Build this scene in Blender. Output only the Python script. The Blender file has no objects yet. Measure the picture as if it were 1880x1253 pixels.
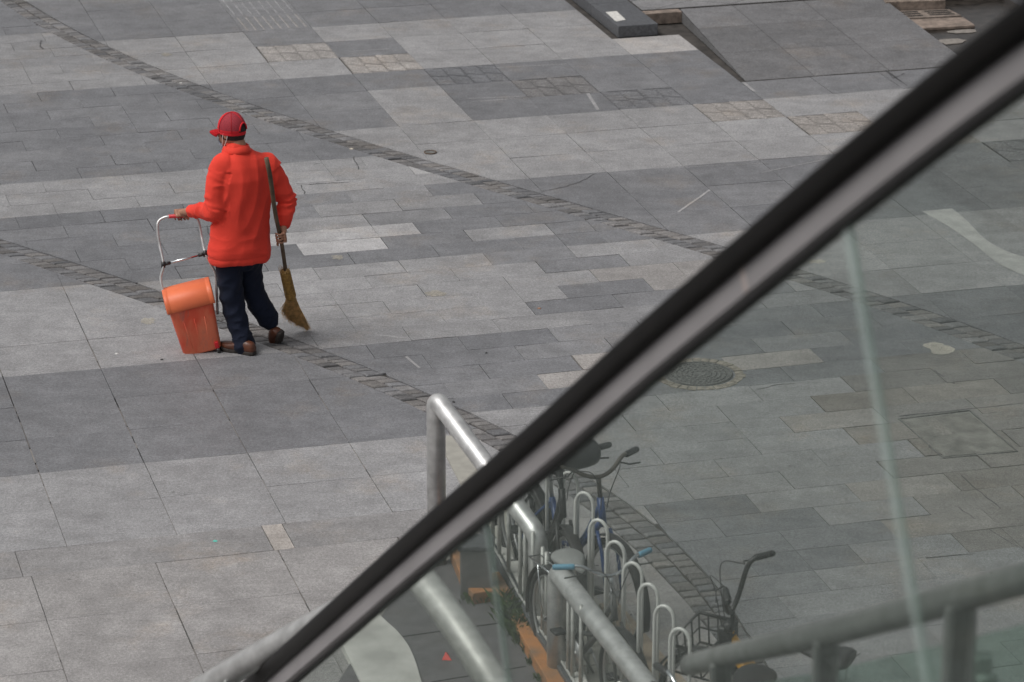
import bpy, bmesh, math, random
import numpy as np
from mathutils import Vector, Matrix, noise, Quaternion
random.seed(7)
sc = bpy.context.scene
C = sc.collection
# ------------------------------------------------------------------ camera, world, light
F = 6115.98; CX, CY = 940.0, 626.5
TH = math.radians(19.5452); PSI = math.radians(105.3424); CH = 7.902
cam_d = bpy.data.cameras.new('camera'); cam = bpy.data.objects.new('camera', cam_d); C.objects.link(cam)
cam.location = (0, 0, CH); cam.rotation_euler = (math.pi/2 - TH, 0, 0)
cam_d.sensor_width = 36.0; cam_d.lens = F/1880*36.0
cam_d.clip_start = 0.1; cam_d.clip_end = 500
cam_d.dof.use_dof = True; cam_d.dof.focus_distance = 22.6; cam_d.dof.aperture_fstop = 4.0
sc.camera = cam
SUN_EL, SUN_AZ = math.radians(58), math.radians(-158)   # azimuth measured from +X, anticlockwise
world = bpy.data.worlds.new('World'); sc.world = world; world.use_nodes = True
nt = world.node_tree; bg = nt.nodes['Background']
sky = nt.nodes.new('ShaderNodeTexSky'); sky.sky_type = 'NISHITA'; sky.sun_disc = False
sky.sun_elevation = SUN_EL; sky.sun_rotation = math.pi/2 - SUN_AZ
sky.air_density = 1.0; sky.dust_density = 6.0; sky.ozone_density = 1.0
hs = nt.nodes.new('ShaderNodeHueSaturation'); hs.inputs['Saturation'].default_value = 0.12
nt.links.new(sky.outputs[0], hs.inputs['Color']); nt.links.new(hs.outputs[0], bg.inputs['Color'])
bg.inputs['Strength'].default_value = 0.088
sl = bpy.data.lights.new('sun', 'SUN'); so = bpy.data.objects.new('sun', sl); C.objects.link(so)
sl.energy = 1.25; sl.angle = math.radians(22); sl.color = (1.0, 0.96, 0.92)
sd = Vector((math.cos(SUN_EL)*math.cos(SUN_AZ), math.cos(SUN_EL)*math.sin(SUN_AZ), math.sin(SUN_EL)))
so.rotation_euler = (-sd).to_track_quat('-Z', 'Y').to_euler()
sc.view_settings.view_transform = 'Standard'; sc.view_settings.look = 'None'
sc.view_settings.exposure = 0.17; sc.view_settings.gamma = 1.0

# ------------------------------------------------------------------ helpers: surveyed points
def ray(px, py):
    u, v = (px-CX)/F, (py-CY)/F
    return Vector((u, math.cos(TH)-v*math.sin(TH), -math.sin(TH)-v*math.cos(TH)))   # depth 1
def G(px, py, z=0.0):
    r = ray(px, py); return Vector((0, 0, CH)) + r*((z-CH)/r.z)
def P(px, py, Y):
    r = ray(px, py); return Vector((0, 0, CH)) + r*(Y/r.y)
def D(px, py, d):
    return Vector((0, 0, CH)) + ray(px, py)*d
AV = Vector((math.cos(PSI), math.sin(PSI), 0)); BV = Vector((AV.y, -AV.x, 0))
def W(a, b, z=0.0): return AV*a + BV*b + Vector((0, 0, z))
def AB(p): return p.dot(AV), p.dot(BV)

# ------------------------------------------------------------------ helpers: objects
def tag(o, label=None, cat=None, group=None, kind=None):
    if label: o['label'] = label
    if cat: o['category'] = cat
    if group: o['group'] = group
    if kind: o['kind'] = kind
    return o
def empty(name, loc=(0, 0, 0), rz=0.0):
    o = bpy.data.objects.new(name, None); C.objects.link(o); o.location = loc; o.rotation_euler = (0, 0, rz)
    o.empty_display_size = 0.1
    return o
def obj(name, bm, mat, parent=None, smooth=True, world=False):
    me = bpy.data.meshes.new(name)
    if isinstance(bm, bmesh.types.BMesh):
        bm.to_mesh(me); bm.free()
    else:
        me = bm; me.name = name
    o = bpy.data.objects.new(name, me); C.objects.link(o)
    for m in (mat if isinstance(mat, (list, tuple)) else [mat]): me.materials.append(m)
    if smooth: me.polygons.foreach_set('use_smooth', [True]*len(me.polygons))
    if parent:
        o.parent = parent
        if world:   # mesh was made in world coordinates
            l = parent.location; rz = parent.rotation_euler.z
            me.transform(Matrix.Translation(-Vector(l)) if rz == 0 else (Matrix.Rotation(-rz, 4, 'Z') @ Matrix.Translation(-Vector(l))))
    return o
def frame(d, up=Vector((0, 0, 1))):
    d = d.normalized()
    if abs(d.dot(up)) > 0.98: up = Vector((0, 1, 0))
    x = d.cross(up).normalized(); y = x.cross(d).normalized()
    return x, y
def tube(bm, pts, r, n=12, cap=True, up=Vector((0, 0, 1)), mi=0):
    """round or elliptical tube; r = number, list of numbers or list of (rx, ry)"""
    pts = [Vector(p) for p in pts]
    if not isinstance(r, (list, tuple)): r = [r]*len(pts)
    rings = []
    for i, p in enumerate(pts):
        if i == 0: d = pts[1]-pts[0]
        elif i == len(pts)-1: d = pts[-1]-pts[-2]
        else: d = (pts[i+1]-p).normalized()+(p-pts[i-1]).normalized()
        if i == 0:
            x, y = frame(d, up)
        else:
            dn = d.normalized(); x = (x - dn*x.dot(dn)).normalized(); y = x.cross(dn)*-1
            y = dn.cross(x)*-1 if False else x.cross(dn)
        rr = r[i]; rx, ry = rr if isinstance(rr, (list, tuple)) else (rr, rr)
        rings.append([bm.verts.new(p + x*(rx*math.cos(2*math.pi*k/n)) + y*(ry*math.sin(2*math.pi*k/n))) for k in range(n)])
    fs = []
    for A, B in zip(rings[:-1], rings[1:]):
        for k in range(n): fs.append(bm.faces.new((A[k], A[(k+1) % n], B[(k+1) % n], B[k])))
    if cap:
        fs.append(bm.faces.new(rings[0][::-1])); fs.append(bm.faces.new(rings[-1]))
    for f in fs: f.material_index = mi
    return rings
def arc(c, u, v, r, a0, a1, n=10):
    return [Vector(c)+Vector(u)*(r*math.cos(a0+(a1-a0)*i/n))+Vector(v)*(r*math.sin(a0+(a1-a0)*i/n)) for i in range(n+1)]
def spline(pts, n=8):
    pts = [Vector(p) for p in pts]; out = []
    Q = [pts[0]*2-pts[1]]+pts+[pts[-1]*2-pts[-2]]
    for i in range(1, len(Q)-2):
        p0, p1, p2, p3 = Q[i-1:i+3]
        for k in range(n):
            t = k/n
            out.append(0.5*((2*p1)+(p2-p0)*t+(2*p0-5*p1+4*p2-p3)*t*t+(3*p1-p0-3*p2+p3)*t**3))
    return out+[pts[-1]]
def lerp_list(vals, n):
    out = []
    for i in range(len(vals)-1):
        for k in range(n):
            t = k/n; a, b = vals[i], vals[i+1]
            if isinstance(a, (tuple, list)): out.append(tuple(x+(y-x)*t for x, y in zip(a, b)))
            else: out.append(a+(b-a)*t)
    return out+[vals[-1]]
def prism(bm, poly, z0, z1, mi=0, layer=None, col=None, inset=0.0):
    """poly: list of world xy(z) points, anticlockwise from above"""
    top = [bm.verts.new((p[0], p[1], z1 + (p[2] if len(p) > 2 else 0))) for p in poly]
    bot = [bm.verts.new((p[0], p[1], z0)) for p in poly]
    if layer is not None:
        for v in top+bot: v[layer] = col
    f = [bm.faces.new(top)]
    n = len(poly)
    for i in range(n): f.append(bm.faces.new((top[i], bot[i], bot[(i+1) % n], top[(i+1) % n])))
    for q in f: q.material_index = mi
    return f
def hexa(bm, c8, mi=0):
    """box from 8 corners: 4 bottom anticlockwise, 4 top"""
    v = [bm.verts.new(c) for c in c8]
    fs = [bm.faces.new([v[i] for i in q]) for q in ((3, 2, 1, 0), (4, 5, 6, 7), (0, 1, 5, 4), (1, 2, 6, 5), (2, 3, 7, 6), (3, 0, 4, 7))]
    for f in fs: f.material_index = mi
    return fs
def boxo(bm, c, x, y, z, mi=0):
    """oriented box: centre, half vectors"""
    c, x, y, z = Vector(c), Vector(x), Vector(y), Vector(z)
    return hexa(bm, [c-x-y-z, c+x-y-z, c+x+y-z, c-x+y-z, c-x-y+z, c+x-y+z, c+x+y+z, c-x+y+z], mi)
def bevel(bm, w=0.004, seg=2):
    bmesh.ops.bevel(bm, geom=bm.edges[:], offset=w, segments=seg, affect='EDGES', profile=0.6)
def ellipsoid(bm, c, x, y, z, u=20, v=14):
    """x, y, z: half axis vectors"""
    r = bmesh.ops.create_uvsphere(bm, u_segments=u, v_segments=v, radius=1.0)
    M = Matrix((Vector(x), Vector(y), Vector(z))).transposed()
    for q in r['verts']: q.co = M @ q.co + Vector(c)
    return r['verts']
def eval_mesh(o):
    dg = bpy.context.evaluated_depsgraph_get(); dg.update()
    return bpy.data.meshes.new_from_object(o.evaluated_get(dg))
def remesh(bm, voxel, smooth_it=6, smooth_f=0.5):
    me = bpy.data.meshes.new('tmp'); bmesh.ops.recalc_face_normals(bm, faces=bm.faces[:]); bm.to_mesh(me); bm.free()
    o = bpy.data.objects.new('tmp', me); C.objects.link(o)
    m = o.modifiers.new('r', 'REMESH'); m.mode = 'VOXEL'; m.voxel_size = voxel
    if smooth_it:
        s = o.modifiers.new('s', 'SMOOTH'); s.iterations = smooth_it; s.factor = smooth_f
    out = eval_mesh(o); bpy.data.objects.remove(o); bpy.data.meshes.remove(me)
    return out
def displace(me, fn):
    n = len(me.vertices); nor = [v.normal.copy() for v in me.vertices]
    for v, nn in zip(me.vertices, nor):
        d = fn(v.co, nn)
        if d: v.co = v.co + nn*d
    me.update()

# ------------------------------------------------------------------ helpers: materials
def mat(name, col, rough=0.6, metal=0.0, noise_amt=0.0, noise_scale=20, bump=0.0, bump_scale=None, spec=0.5, col2=None, detail=6, coord='Object'):
    m = bpy.data.materials.new(name); m.use_nodes = True; t = m.node_tree; b = t.nodes['Principled BSDF']
    b.inputs['Roughness'].default_value = rough; b.inputs['Metallic'].default_value = metal
    b.inputs['Specular IOR Level'].default_value = spec
    b.inputs['Base Color'].default_value = (*col, 1)
    tc = t.nodes.new('ShaderNodeTexCoord')
    if noise_amt or col2:
        nz = t.nodes.new('ShaderNodeTexNoise'); nz.inputs['Scale'].default_value = noise_scale; nz.inputs['Detail'].default_value = detail
        t.links.new(tc.outputs[coord], nz.inputs['Vector'])
        cr = t.nodes.new('ShaderNodeValToRGB')
        c2 = col2 or tuple(max(0, c*(1-noise_amt)) for c in col); c1 = col if col2 else tuple(min(1, c*(1+noise_amt)) for c in col)
        cr.color_ramp.elements[0].position = 0.35; cr.color_ramp.elements[1].position = 0.65
        cr.color_ramp.elements[0].color = (*c2, 1); cr.color_ramp.elements[1].color = (*c1, 1)
        t.links.new(nz.outputs['Fac'], cr.inputs['Fac']); t.links.new(cr.outputs[0], b.inputs['Base Color'])
    if bump:
        nb = t.nodes.new('ShaderNodeTexNoise'); nb.inputs['Scale'].default_value = bump_scale or noise_scale*3; nb.inputs['Detail'].default_value = 5
        t.links.new(tc.outputs[coord], nb.inputs['Vector'])
        bp = t.nodes.new('ShaderNodeBump'); bp.inputs['Strength'].default_value = bump; bp.inputs['Distance'].default_value = 0.01
        t.links.new(nb.outputs['Fac'], bp.inputs['Height']); t.links.new(bp.outputs[0], b.inputs['Normal'])
    return m
def stone_mat(name, speck=0.35, stain=0.5, rough=0.62, bump=0.35, cob=False):
    m = bpy.data.materials.new(name); m.use_nodes = True; t = m.node_tree; L = t.links.new; b = t.nodes['Principled BSDF']
    at = t.nodes.new('ShaderNodeAttribute'); at.attribute_name = 'tone'
    geo = t.nodes.new('ShaderNodeNewGeometry')
    def nz(scale, det=4, rgh=0.5, off=0.0, sc3=None):
        n = t.nodes.new('ShaderNodeTexNoise'); n.noise_dimensions = '4D'
        n.inputs['Scale'].default_value = scale; n.inputs['Detail'].default_value = det; n.inputs['Roughness'].default_value = rgh
        if sc3:
            mp = t.nodes.new('ShaderNodeMapping'); mp.inputs['Rotation'].default_value = (0, 0, PSI-math.pi/2); mp.inputs['Scale'].default_value = sc3
            L(geo.outputs['Position'], mp.inputs['Vector']); L(mp.outputs[0], n.inputs['Vector'])
        else: L(geo.outputs['Position'], n.inputs['Vector'])
        n.inputs['W'].default_value = off
        if off < 0:   # each stone has its own pattern
            mu = t.nodes.new('ShaderNodeMath'); mu.operation = 'MULTIPLY'; mu.inputs[1].default_value = 37.0
            L(at.outputs['Alpha'], mu.inputs[0]); L(mu.outputs[0], n.inputs['W'])
        return n
    def rng(src, a, bb, c, d, clamp=True):
        r = t.nodes.new('ShaderNodeMapRange'); r.clamp = clamp
        for i, v in enumerate((a, bb, c, d)): r.inputs[i+1].default_value = v
        L(src, r.inputs[0]); return r.outputs[0]
    def mul(x, y):
        mm = t.nodes.new('ShaderNodeMath'); mm.operation = 'MULTIPLY'; L(x, mm.inputs[0]); L(y, mm.inputs[1]); return mm.outputs[0]
    fine = rng(nz(115, 3, 0.75).outputs['Fac'], 0.3, 0.7, 1-speck, 1+speck)
    fine2 = rng(nz(50, 2, 0.8, 5).outputs['Fac'], 0.3, 0.7, 1-speck*0.75, 1+speck*0.75)
    blot = rng(nz(6.5, 6, 0.72, -1).outputs['Fac'], 0.25, 0.75, 0.76, 1.24)
    big = rng(nz(0.9, 5, 0.6, 9).outputs['Fac'], 0.3, 0.7, 0.87, 1.12)
    strk = rng(nz(9, 3, 0.6, -1, (0.18, 1.6, 1)).outputs['Fac'], 0.3, 0.75, 0.94, 1.07)
    grime = rng(nz(3.2, 6, 0.7, 21).outputs['Fac'], 0.32, 0.68, 0.91, 1.08)
    v = mul(mul(mul(mul(fine, fine2), mul(blot, big)), strk), grime)
    vs = t.nodes.new('ShaderNodeVectorMath'); vs.operation = 'SCALE'; L(at.outputs['Color'], vs.inputs[0]); L(v, vs.inputs['Scale'])
    # warm dirt
    st = rng(nz(1.9, 5, 0.65, 3).outputs['Fac'], 0.54, 0.72, 0.0, 1.0)
    st2 = rng(nz(14, 4, 0.7, 3.5).outputs['Fac'], 0.35, 0.65, 0.2, 1.0)
    stf = mul(st, st2)
    sm = t.nodes.new('ShaderNodeMath'); sm.operation = 'MULTIPLY'; sm.inputs[1].default_value = stain; L(stf, sm.inputs[0])
    dirt = t.nodes.new('ShaderNodeVectorMath'); dirt.operation = 'MULTIPLY'; dirt.inputs[1].default_value = (1.15, 1.02, 0.88); L(vs.outputs[0], dirt.inputs[0])
    mx = t.nodes.new('ShaderNodeMix'); mx.data_type = 'RGBA'; L(sm.outputs[0], mx.inputs[0]); L(vs.outputs[0], mx.inputs[6]); L(dirt.outputs[0], mx.inputs[7])
    # pale worn scuffs
    sc1 = rng(nz(3.1, 7, 0.8, 12).outputs['Fac'], 0.62, 0.72, 0.0, 0.22)
    pale = t.nodes.new('ShaderNodeMix'); pale.data_type = 'RGBA'; L(sc1, pale.inputs[0]); L(mx.outputs[2], pale.inputs[6]); pale.inputs[7].default_value = (0.42, 0.40, 0.37, 1)
    # small dark spots (gum and drips)
    vo = t.nodes.new('ShaderNodeTexVoronoi'); vo.inputs['Scale'].default_value = 2.3; vo.inputs['Randomness'].default_value = 1.0; L(geo.outputs['Position'], vo.inputs['Vector'])
    gm = rng(vo.outputs['Distance'], 0.018, 0.034, 0.45, 0.0)
    gum = t.nodes.new('ShaderNodeMix'); gum.data_type = 'RGBA'; L(gm, gum.inputs[0]); L(pale.outputs[2], gum.inputs[6]); gum.inputs[7].default_value = (0.05, 0.05, 0.052, 1)
    L(gum.outputs[2], b.inputs['Base Color'])
    rr = rng(nz(4, 4, 0.6, 2).outputs['Fac'], 0.3, 0.7, rough-0.12, rough+0.12); L(rr, b.inputs['Roughness'])
    b.inputs['Specular IOR Level'].default_value = 0.35
    bp = t.nodes.new('ShaderNodeBump'); bp.inputs['Strength'].default_value = bump; bp.inputs['Distance'].default_value = 0.004
    L(nz(90 if not cob else 40, 4, 0.6).outputs['Fac'], bp.inputs['Height']); L(bp.outputs[0], b.inputs['Normal'])
    return m
def glass_mat(name, tint, refl=0.06, rough=0.02, veil=0.0, veilc=(0.40, 0.46, 0.43, 1)):
    m = bpy.data.materials.new(name); m.use_nodes = True; t = m.node_tree; t.nodes.clear(); L = t.links.new
    out = t.nodes.new('ShaderNodeOutputMaterial'); tr = t.nodes.new('ShaderNodeBsdfTransparent'); tr.inputs[0].default_value = (*tint, 1)
    gl = t.nodes.new('ShaderNodeBsdfGlossy'); gl.inputs['Roughness'].default_value = rough; gl.inputs['Color'].default_value = (0.85, 0.95, 0.92, 1)
    fr = t.nodes.new('ShaderNodeFresnel'); fr.inputs[0].default_value = 1.45
    ml = t.nodes.new('ShaderNodeMath'); ml.operation = 'MULTIPLY'; ml.inputs[1].default_value = refl/0.04; L(fr.outputs[0], ml.inputs[0])
    mx = t.nodes.new('ShaderNodeMixShader'); L(ml.outputs[0], mx.inputs[0]); L(tr.outputs[0], mx.inputs[1]); L(gl.outputs[0], mx.inputs[2])
    last = mx
    if veil:   # pale haze of reflected light, mixed in as diffuse colour
        df = t.nodes.new('ShaderNodeBsdfDiffuse'); df.inputs[0].default_value = veilc
        tc = t.nodes.new('ShaderNodeTexCoord'); nz = t.nodes.new('ShaderNodeTexNoise'); nz.inputs['Scale'].default_value = 1.6; nz.inputs['Detail'].default_value = 4
        L(tc.outputs['Object'], nz.inputs['Vector'])
        r = t.nodes.new('ShaderNodeMapRange'); r.inputs[1].default_value = 0.3; r.inputs[2].default_value = 0.7; r.inputs[3].default_value = veil*0.6; r.inputs[4].default_value = veil*1.4
        L(nz.outputs['Fac'], r.inputs[0])
        mx2 = t.nodes.new('ShaderNodeMixShader'); L(r.outputs[0], mx2.inputs[0]); L(mx.outputs[0], mx2.inputs[1]); L(df.outputs[0], mx2.inputs[2]); last = mx2
    L(last.outputs[0], out.inputs[0]); return m

M_joint = mat('joint_dirt', (0.045, 0.04, 0.036), 0.9, noise_amt=0.4, noise_scale=8)
M_stone = stone_mat('granite', stain=.85)
M_cobble = stone_mat('cobble_stone', speck=0.3, stain=0.6, rough=0.8, bump=0.9, cob=True)

# ------------------------------------------------------------------ the ground
def fitcurve(pts, deg=4):
    a = np.array([p[0] for p in pts]); b = np.array([p[1] for p in pts]); m = a.mean(); c = np.polyfit(a-m, b, deg); d = np.polyder(c)
    lo, hi = a.min(), a.max()
    def f(x):
        xc = min(max(x, lo), hi)
        return float(np.polyval(c, xc-m) + (x-xc)*np.polyval(d, xc-m))
    return f
c1lo = fitcurve([(32.61, 3.66), (31.45, 3.88), (30.3, 4.22), (29.39, 4.54), (28.72, 4.83), (28.01, 5.14), (27.28, 5.47), (26.6, 5.81), (26.09, 6.11), (25.39, 6.48), (24.83, 6.79), (24.35, 7.08), (23.49, 7.58), (22.94, 7.89), (22.33, 8.2), (21.2, 8.73), (20.61, 9.01)])
c1hi = fitcurve([(32.55, 3.90), (31.5, 4.10), (30.5, 4.41), (29.46, 4.79), (28.91, 4.99), (28.37, 5.22), (27.92, 5.45), (27.07, 5.82), (26.36, 6.19), (25.89, 6.46), (25.33, 6.79), (24.77, 7.10), (24.3, 7.40), (23.76, 7.69), (23.13, 8.05), (22.36, 8.47), (21.65, 8.8), (21.12, 9.06), (20.43, 9.36)])
c2lo = fitcurve([(24.44, 2.64), (23.87, 2.98), (23.31, 3.31), (22.81, 3.63), (21.58, 4.35), (21.11, 4.57), (20.77, 4.72), (20.25, 4.96), (17.44, 5.64), (17.1, 5.66), (16.57, 5.67)])
c2hi = fitcurve([(24.79, 2.68), (24.37, 2.98), (23.9, 3.26), (23.14, 3.72), (21.99, 4.36), (21.57, 4.57), (21.02, 4.87), (20.56, 5.09), (20.03, 5.29), (19.69, 5.42), (18.49, 5.75), (17.98, 5.85), (17.1, 5.90), (16.63, 5.90)])
A_MIN, A_MAX, B_MIN, B_MAX = 13.0, 40.0, -6.0, 19.0

def clip(poly, p0, p1, keep_greater_b):
    """cut a polygon of (a, b) points by the line p0-p1 (points (a, b), p0.a < p1.a)"""
    (a0, b0), (a1, b1) = p0, p1
    def s(q):
        v = (q[1]-b0)*(a1-a0) - (q[0]-a0)*(b1-b0)
        return v if keep_greater_b else -v
    out = []
    for i in range(len(poly)):
        p, q = poly[i], poly[(i+1) % len(poly)]; sp, sq = s(p), s(q)
        if sp >= 0: out.append(p)
        if sp*sq < 0:
            t = sp/(sp-sq); out.append((p[0]+(q[0]-p[0])*t, p[1]+(q[1]-p[1])*t))
    return out
def area(poly):
    return 0.5*sum(poly[i][0]*poly[(i+1) % len(poly)][1]-poly[(i+1) % len(poly)][0]*poly[i][1] for i in range(len(poly)))
bmp = bmesh.new(); TL = bmp.verts.layers.float_color.new('tone')
def tone_rgb(v, warm=0.0):
    c = max(0.0, min(1.0, (.24-v)/.08))*(1-min(1, warm))      # the dark granite is a cooler grey
    return (v*(0.99+0.07*warm-.025*c), v*(0.99-0.005*warm), v*(1.015-0.09*warm+.045*c))
def slab(poly, v, warm=0.0, z=0.0, tilt=0.0015, ins=0.0):
    if len(poly) < 3 or abs(area(poly)) < 0.002: return
    if area(poly) > 0: poly = poly[::-1]        # a x b is clockwise seen from above
    ta, tb = random.uniform(-tilt, tilt), random.uniform(-tilt, tilt)
    ca = sum(p[0] for p in poly)/len(poly); cb = sum(p[1] for p in poly)/len(poly)
    pts = []
    for a, b in poly:
        w = W(a, b); pts.append((w.x, w.y, ta*(a-ca)*3+tb*(b-cb)*3))
    r, g, bb = tone_rgb(v, warm)
    n = len(pts)
    rnd = random.random()
    prism(bmp, pts, -0.03, z+random.uniform(-0.0006, 0.0006), 0, TL, (r, g, bb, rnd))
def cell(a0, a1, b0, b1, ga, gb):
    j = lambda: random.uniform(-0.0009, 0.0009)
    return [(a0+ga+j(), b0+gb+j()), (a1-ga+j(), b0+gb+j()), (a1-ga+j(), b1-gb+j()), (a0+ga+j(), b1-gb+j())]
LIGHT, DARK, MID = 0.262, 0.171, 0.209
def stripe(a):
    """the paving is laid in light and dark stripes 1.8 m wide"""
    t = ((30.70-a)/3.62) % 1.0
    return LIGHT if t < 0.5 else DARK
# --- raised corner at the back right is laid separately
def in_back_corner(a, b): return (a > 27.68 and b > 9.76) or (a > 29.55 and b > 9.14)
TACT = [(30.10, 5.76, 0.25, 0.8), (29.50, 6.43, 0.26, 0.9), (28.89, 7.085, 0.125, 0.0), (28.28, 7.75, 0.14, 0.5), (27.68, 8.42, 0.135, 0.1), (27.08, 9.09, 0.22, 0.9), (26.48, 9.76, 0.22, 1.0), (25.88, 10.43, 0.2, 0.8), (25.28, 11.10, 0.15, 0.2)]
tact_cells = {(round(t[0], 2), round(t[1], 1)) for t in TACT}
# upper slabs
R_U = [24.08+0.602*k for k in range(-19, 28)]
for i in range(len(R_U)-1):
    a0, a1 = R_U[i], R_U[i+1]; am = (a0+a1)/2
    for k in range(-20, 19):
        b0 = 7.083+0.667*k; b1 = b0+0.667; bm_ = (b0+b1)/2
        if b1 < min(c1hi(a0), c1hi(a1))-0.05 or b0 < B_MIN: continue
        if in_back_corner(am, bm_): continue
        if any(abs(a1-t[0]) < 0.1 and abs(b0-t[1]) < 0.1 for t in TACT): continue
        v = stripe(am)*random.uniform(0.93, 1.07); warm = 0.15
        if 5.7 < b0 < 5.9 and am > 30.1: v = MID*0.9
        if abs(a1-30.10) < .1 and abs(b0-6.416) < .1: v = DARK
        if abs(am-28.6) < .2 and 6.3 < b0 < 6.5: v = DARK
        if abs(am-28.0) < .2 and 6.3 < b0 < 6.5: v = LIGHT
        if abs(am-27.4) < .2 and 6.3 < b0 < 6.5: v = LIGHT*0.98
        if 9.0 < b0 < 9.8 and 28.8 < am < 29.6: v = 0.34; warm = 0.9
        if b0 > 8.9 and am > 28.9: v *= 1.05; warm = 0.5
        sub = [(a0, a1, b0, b1)]
        for (x0, x1, y0, y1) in sub:
            p = cell(x0, x1, y0, y1, random.choice((0.0006, 0.001, 0.0018)), random.choice((0.001, 0.0022, 0.003)))
            p = clip(p, (a0, c1hi(a0)+0.003), (a1, c1hi(a1)+0.003), True)
            slab(p, v, warm)
# middle stones, running bond
T = {}
for r in range(-45, 40):
    if r >= 14: T[r] = 24.366-0.3007*14-0.3087*(r-14)
    elif r >= 0: T[r] = 24.366-0.3007*r
    elif r >= -3: T[r] = 24.366-0.3213*r
    else: T[r] = 25.33+0.3075*(-3-r)
BK = lambda k: 3.205+k/3.0
OV = {}   # (row, k) -> (value, warm)
def ov(r, ks, v, w=0.1):
    for k in ks: OV[(r, k)] = (v, w)
VL = 0.37
ov(-1, [5], LIGHT); ov(0, [6], VL, .2); ov(0, [4], VL*.95, .2); ov(1, [5], VL, .2); ov(1, [9], LIGHT*.95); ov(-2, [6], LIGHT*.9); ov(-1, [7], MID)
ov(-2, [8], LIGHT*.85); ov(-3, [7], LIGHT*.85); ov(-1, [9, 11], DARK); ov(0, [8, 10, 12], DARK); ov(1, [7, 11, 13], DARK*1.05)
ov(2, [4, 6, 8, 10, 12], DARK*.98); ov(3, [9], DARK*1.1); ov(3, [11], LIGHT); ov(4, [10], DARK*1.08); ov(4, [12, 14], LIGHT*.97)
ov(5, [11, 13], LIGHT*.98, .6); ov(6, [10], DARK*1.05); ov(6, [12], LIGHT, .6); ov(7, [9], DARK); ov(7, [11, 13], DARK*1.15)
ov(8, [10, 12, 14], MID*1.05); ov(9, [5], DARK); ov(9, [7], DARK*.9); ov(9, [9, 11], MID); ov(10, [4, 6], DARK); ov(10, [8, 10], DARK*1.15)
ov(11, [9], LIGHT*1.05, .8); ov(12, [8], LIGHT*1.08, .7); ov(11, [5, 7], MID*.85); ov(12, [6, 10], DARK*1.1)
ov(-5, [9], VL*.85, .2); ov(-6, [5], LIGHT); ov(-9, [4], VL, .3); ov(-5, [7], LIGHT*.95)
ov(12, [12, 13], LIGHT*1.05, .4); ov(11, [13], MID); ov(13, [12], LIGHT*1.02, .3); ov(13, [14], DARK); ov(14, [9, 11], DARK*1.1); ov(12, [14], DARK)
ov(20, [8], DARK*.95); ov(21, [8, 9], DARK); ov(22, [9, 8], DARK); ov(22, [10], DARK); ov(23, [8, 9, 10], DARK*.95); ov(24, [8], MID*.9)
for r in range(-42, 38):
    a1, a0 = T[r], T[r+1]; am = (a0+a1)/2; par = r % 2
    right_zone = am < 20.1
    ks = list(range(-28+par, 34, 2))
    for k in ks:
        b0, b1 = BK(k), BK(k+2); warm = 0.1
        if b0 > max(c1lo(a0), c1lo(a1)) or b1 < min(c2hi(a0), c2hi(a1)): continue
        v = stripe(am)
        if r <= -7 and r >= -14 and am < 29.1: v = DARK
        if am > 29.1: v = LIGHT*0.9
        if am > 31.2: v = MID*0.8
        if r in (14, 15, 16, 17, 18, 19, 20): v = LIGHT*.93
        if r in (21, 22, 23): v = MID*1.05 if k > 9 else DARK
        if r >= 24: v = MID*1.1 if k > 8 else DARK*1.2
        v *= random.uniform(0.945, 1.055)
        if v < .19 and random.random() < .2: v = MID*random.uniform(.78, .9)
        if (r, k) in OV: v, warm = OV[(r, k)]
        if right_zone and b0 > 7.3: v = MID*random.uniform(.75, 1.0); warm = random.uniform(.7, 1.2)
        if am < 20.9 and b0 > 7.1 and random.random() < .4: warm = .8
        parts = [(b0, b1)]
        if random.random() < .07: parts = [(b0, (b0+b1)/2), ((b0+b1)/2, b1)]
        for (q0, q1) in parts:
            op = random.random()
            ga = 0.0007 if op < .6 else (0.0016 if op < .9 else 0.0032); gb = 0.0009 if op < .5 else (0.0022 if op < .85 else 0.0042)
            if warm > .6: ga *= 1.6; gb *= 1.8
            p = cell(a0, a1, q0, q1, ga, gb)
            p = clip(p, (a0, c1lo(a0)-0.003), (a1, c1lo(a1)-0.003), False)
            if len(p) > 2: p = clip(p, (a0, c2hi(a0)+0.003), (a1, c2hi(a1)+0.003), True)
            if len(p) > 2: slab(p, v*random.uniform(.97, 1.03), warm, tilt=0.004 if warm > .6 else 0.002)
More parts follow.
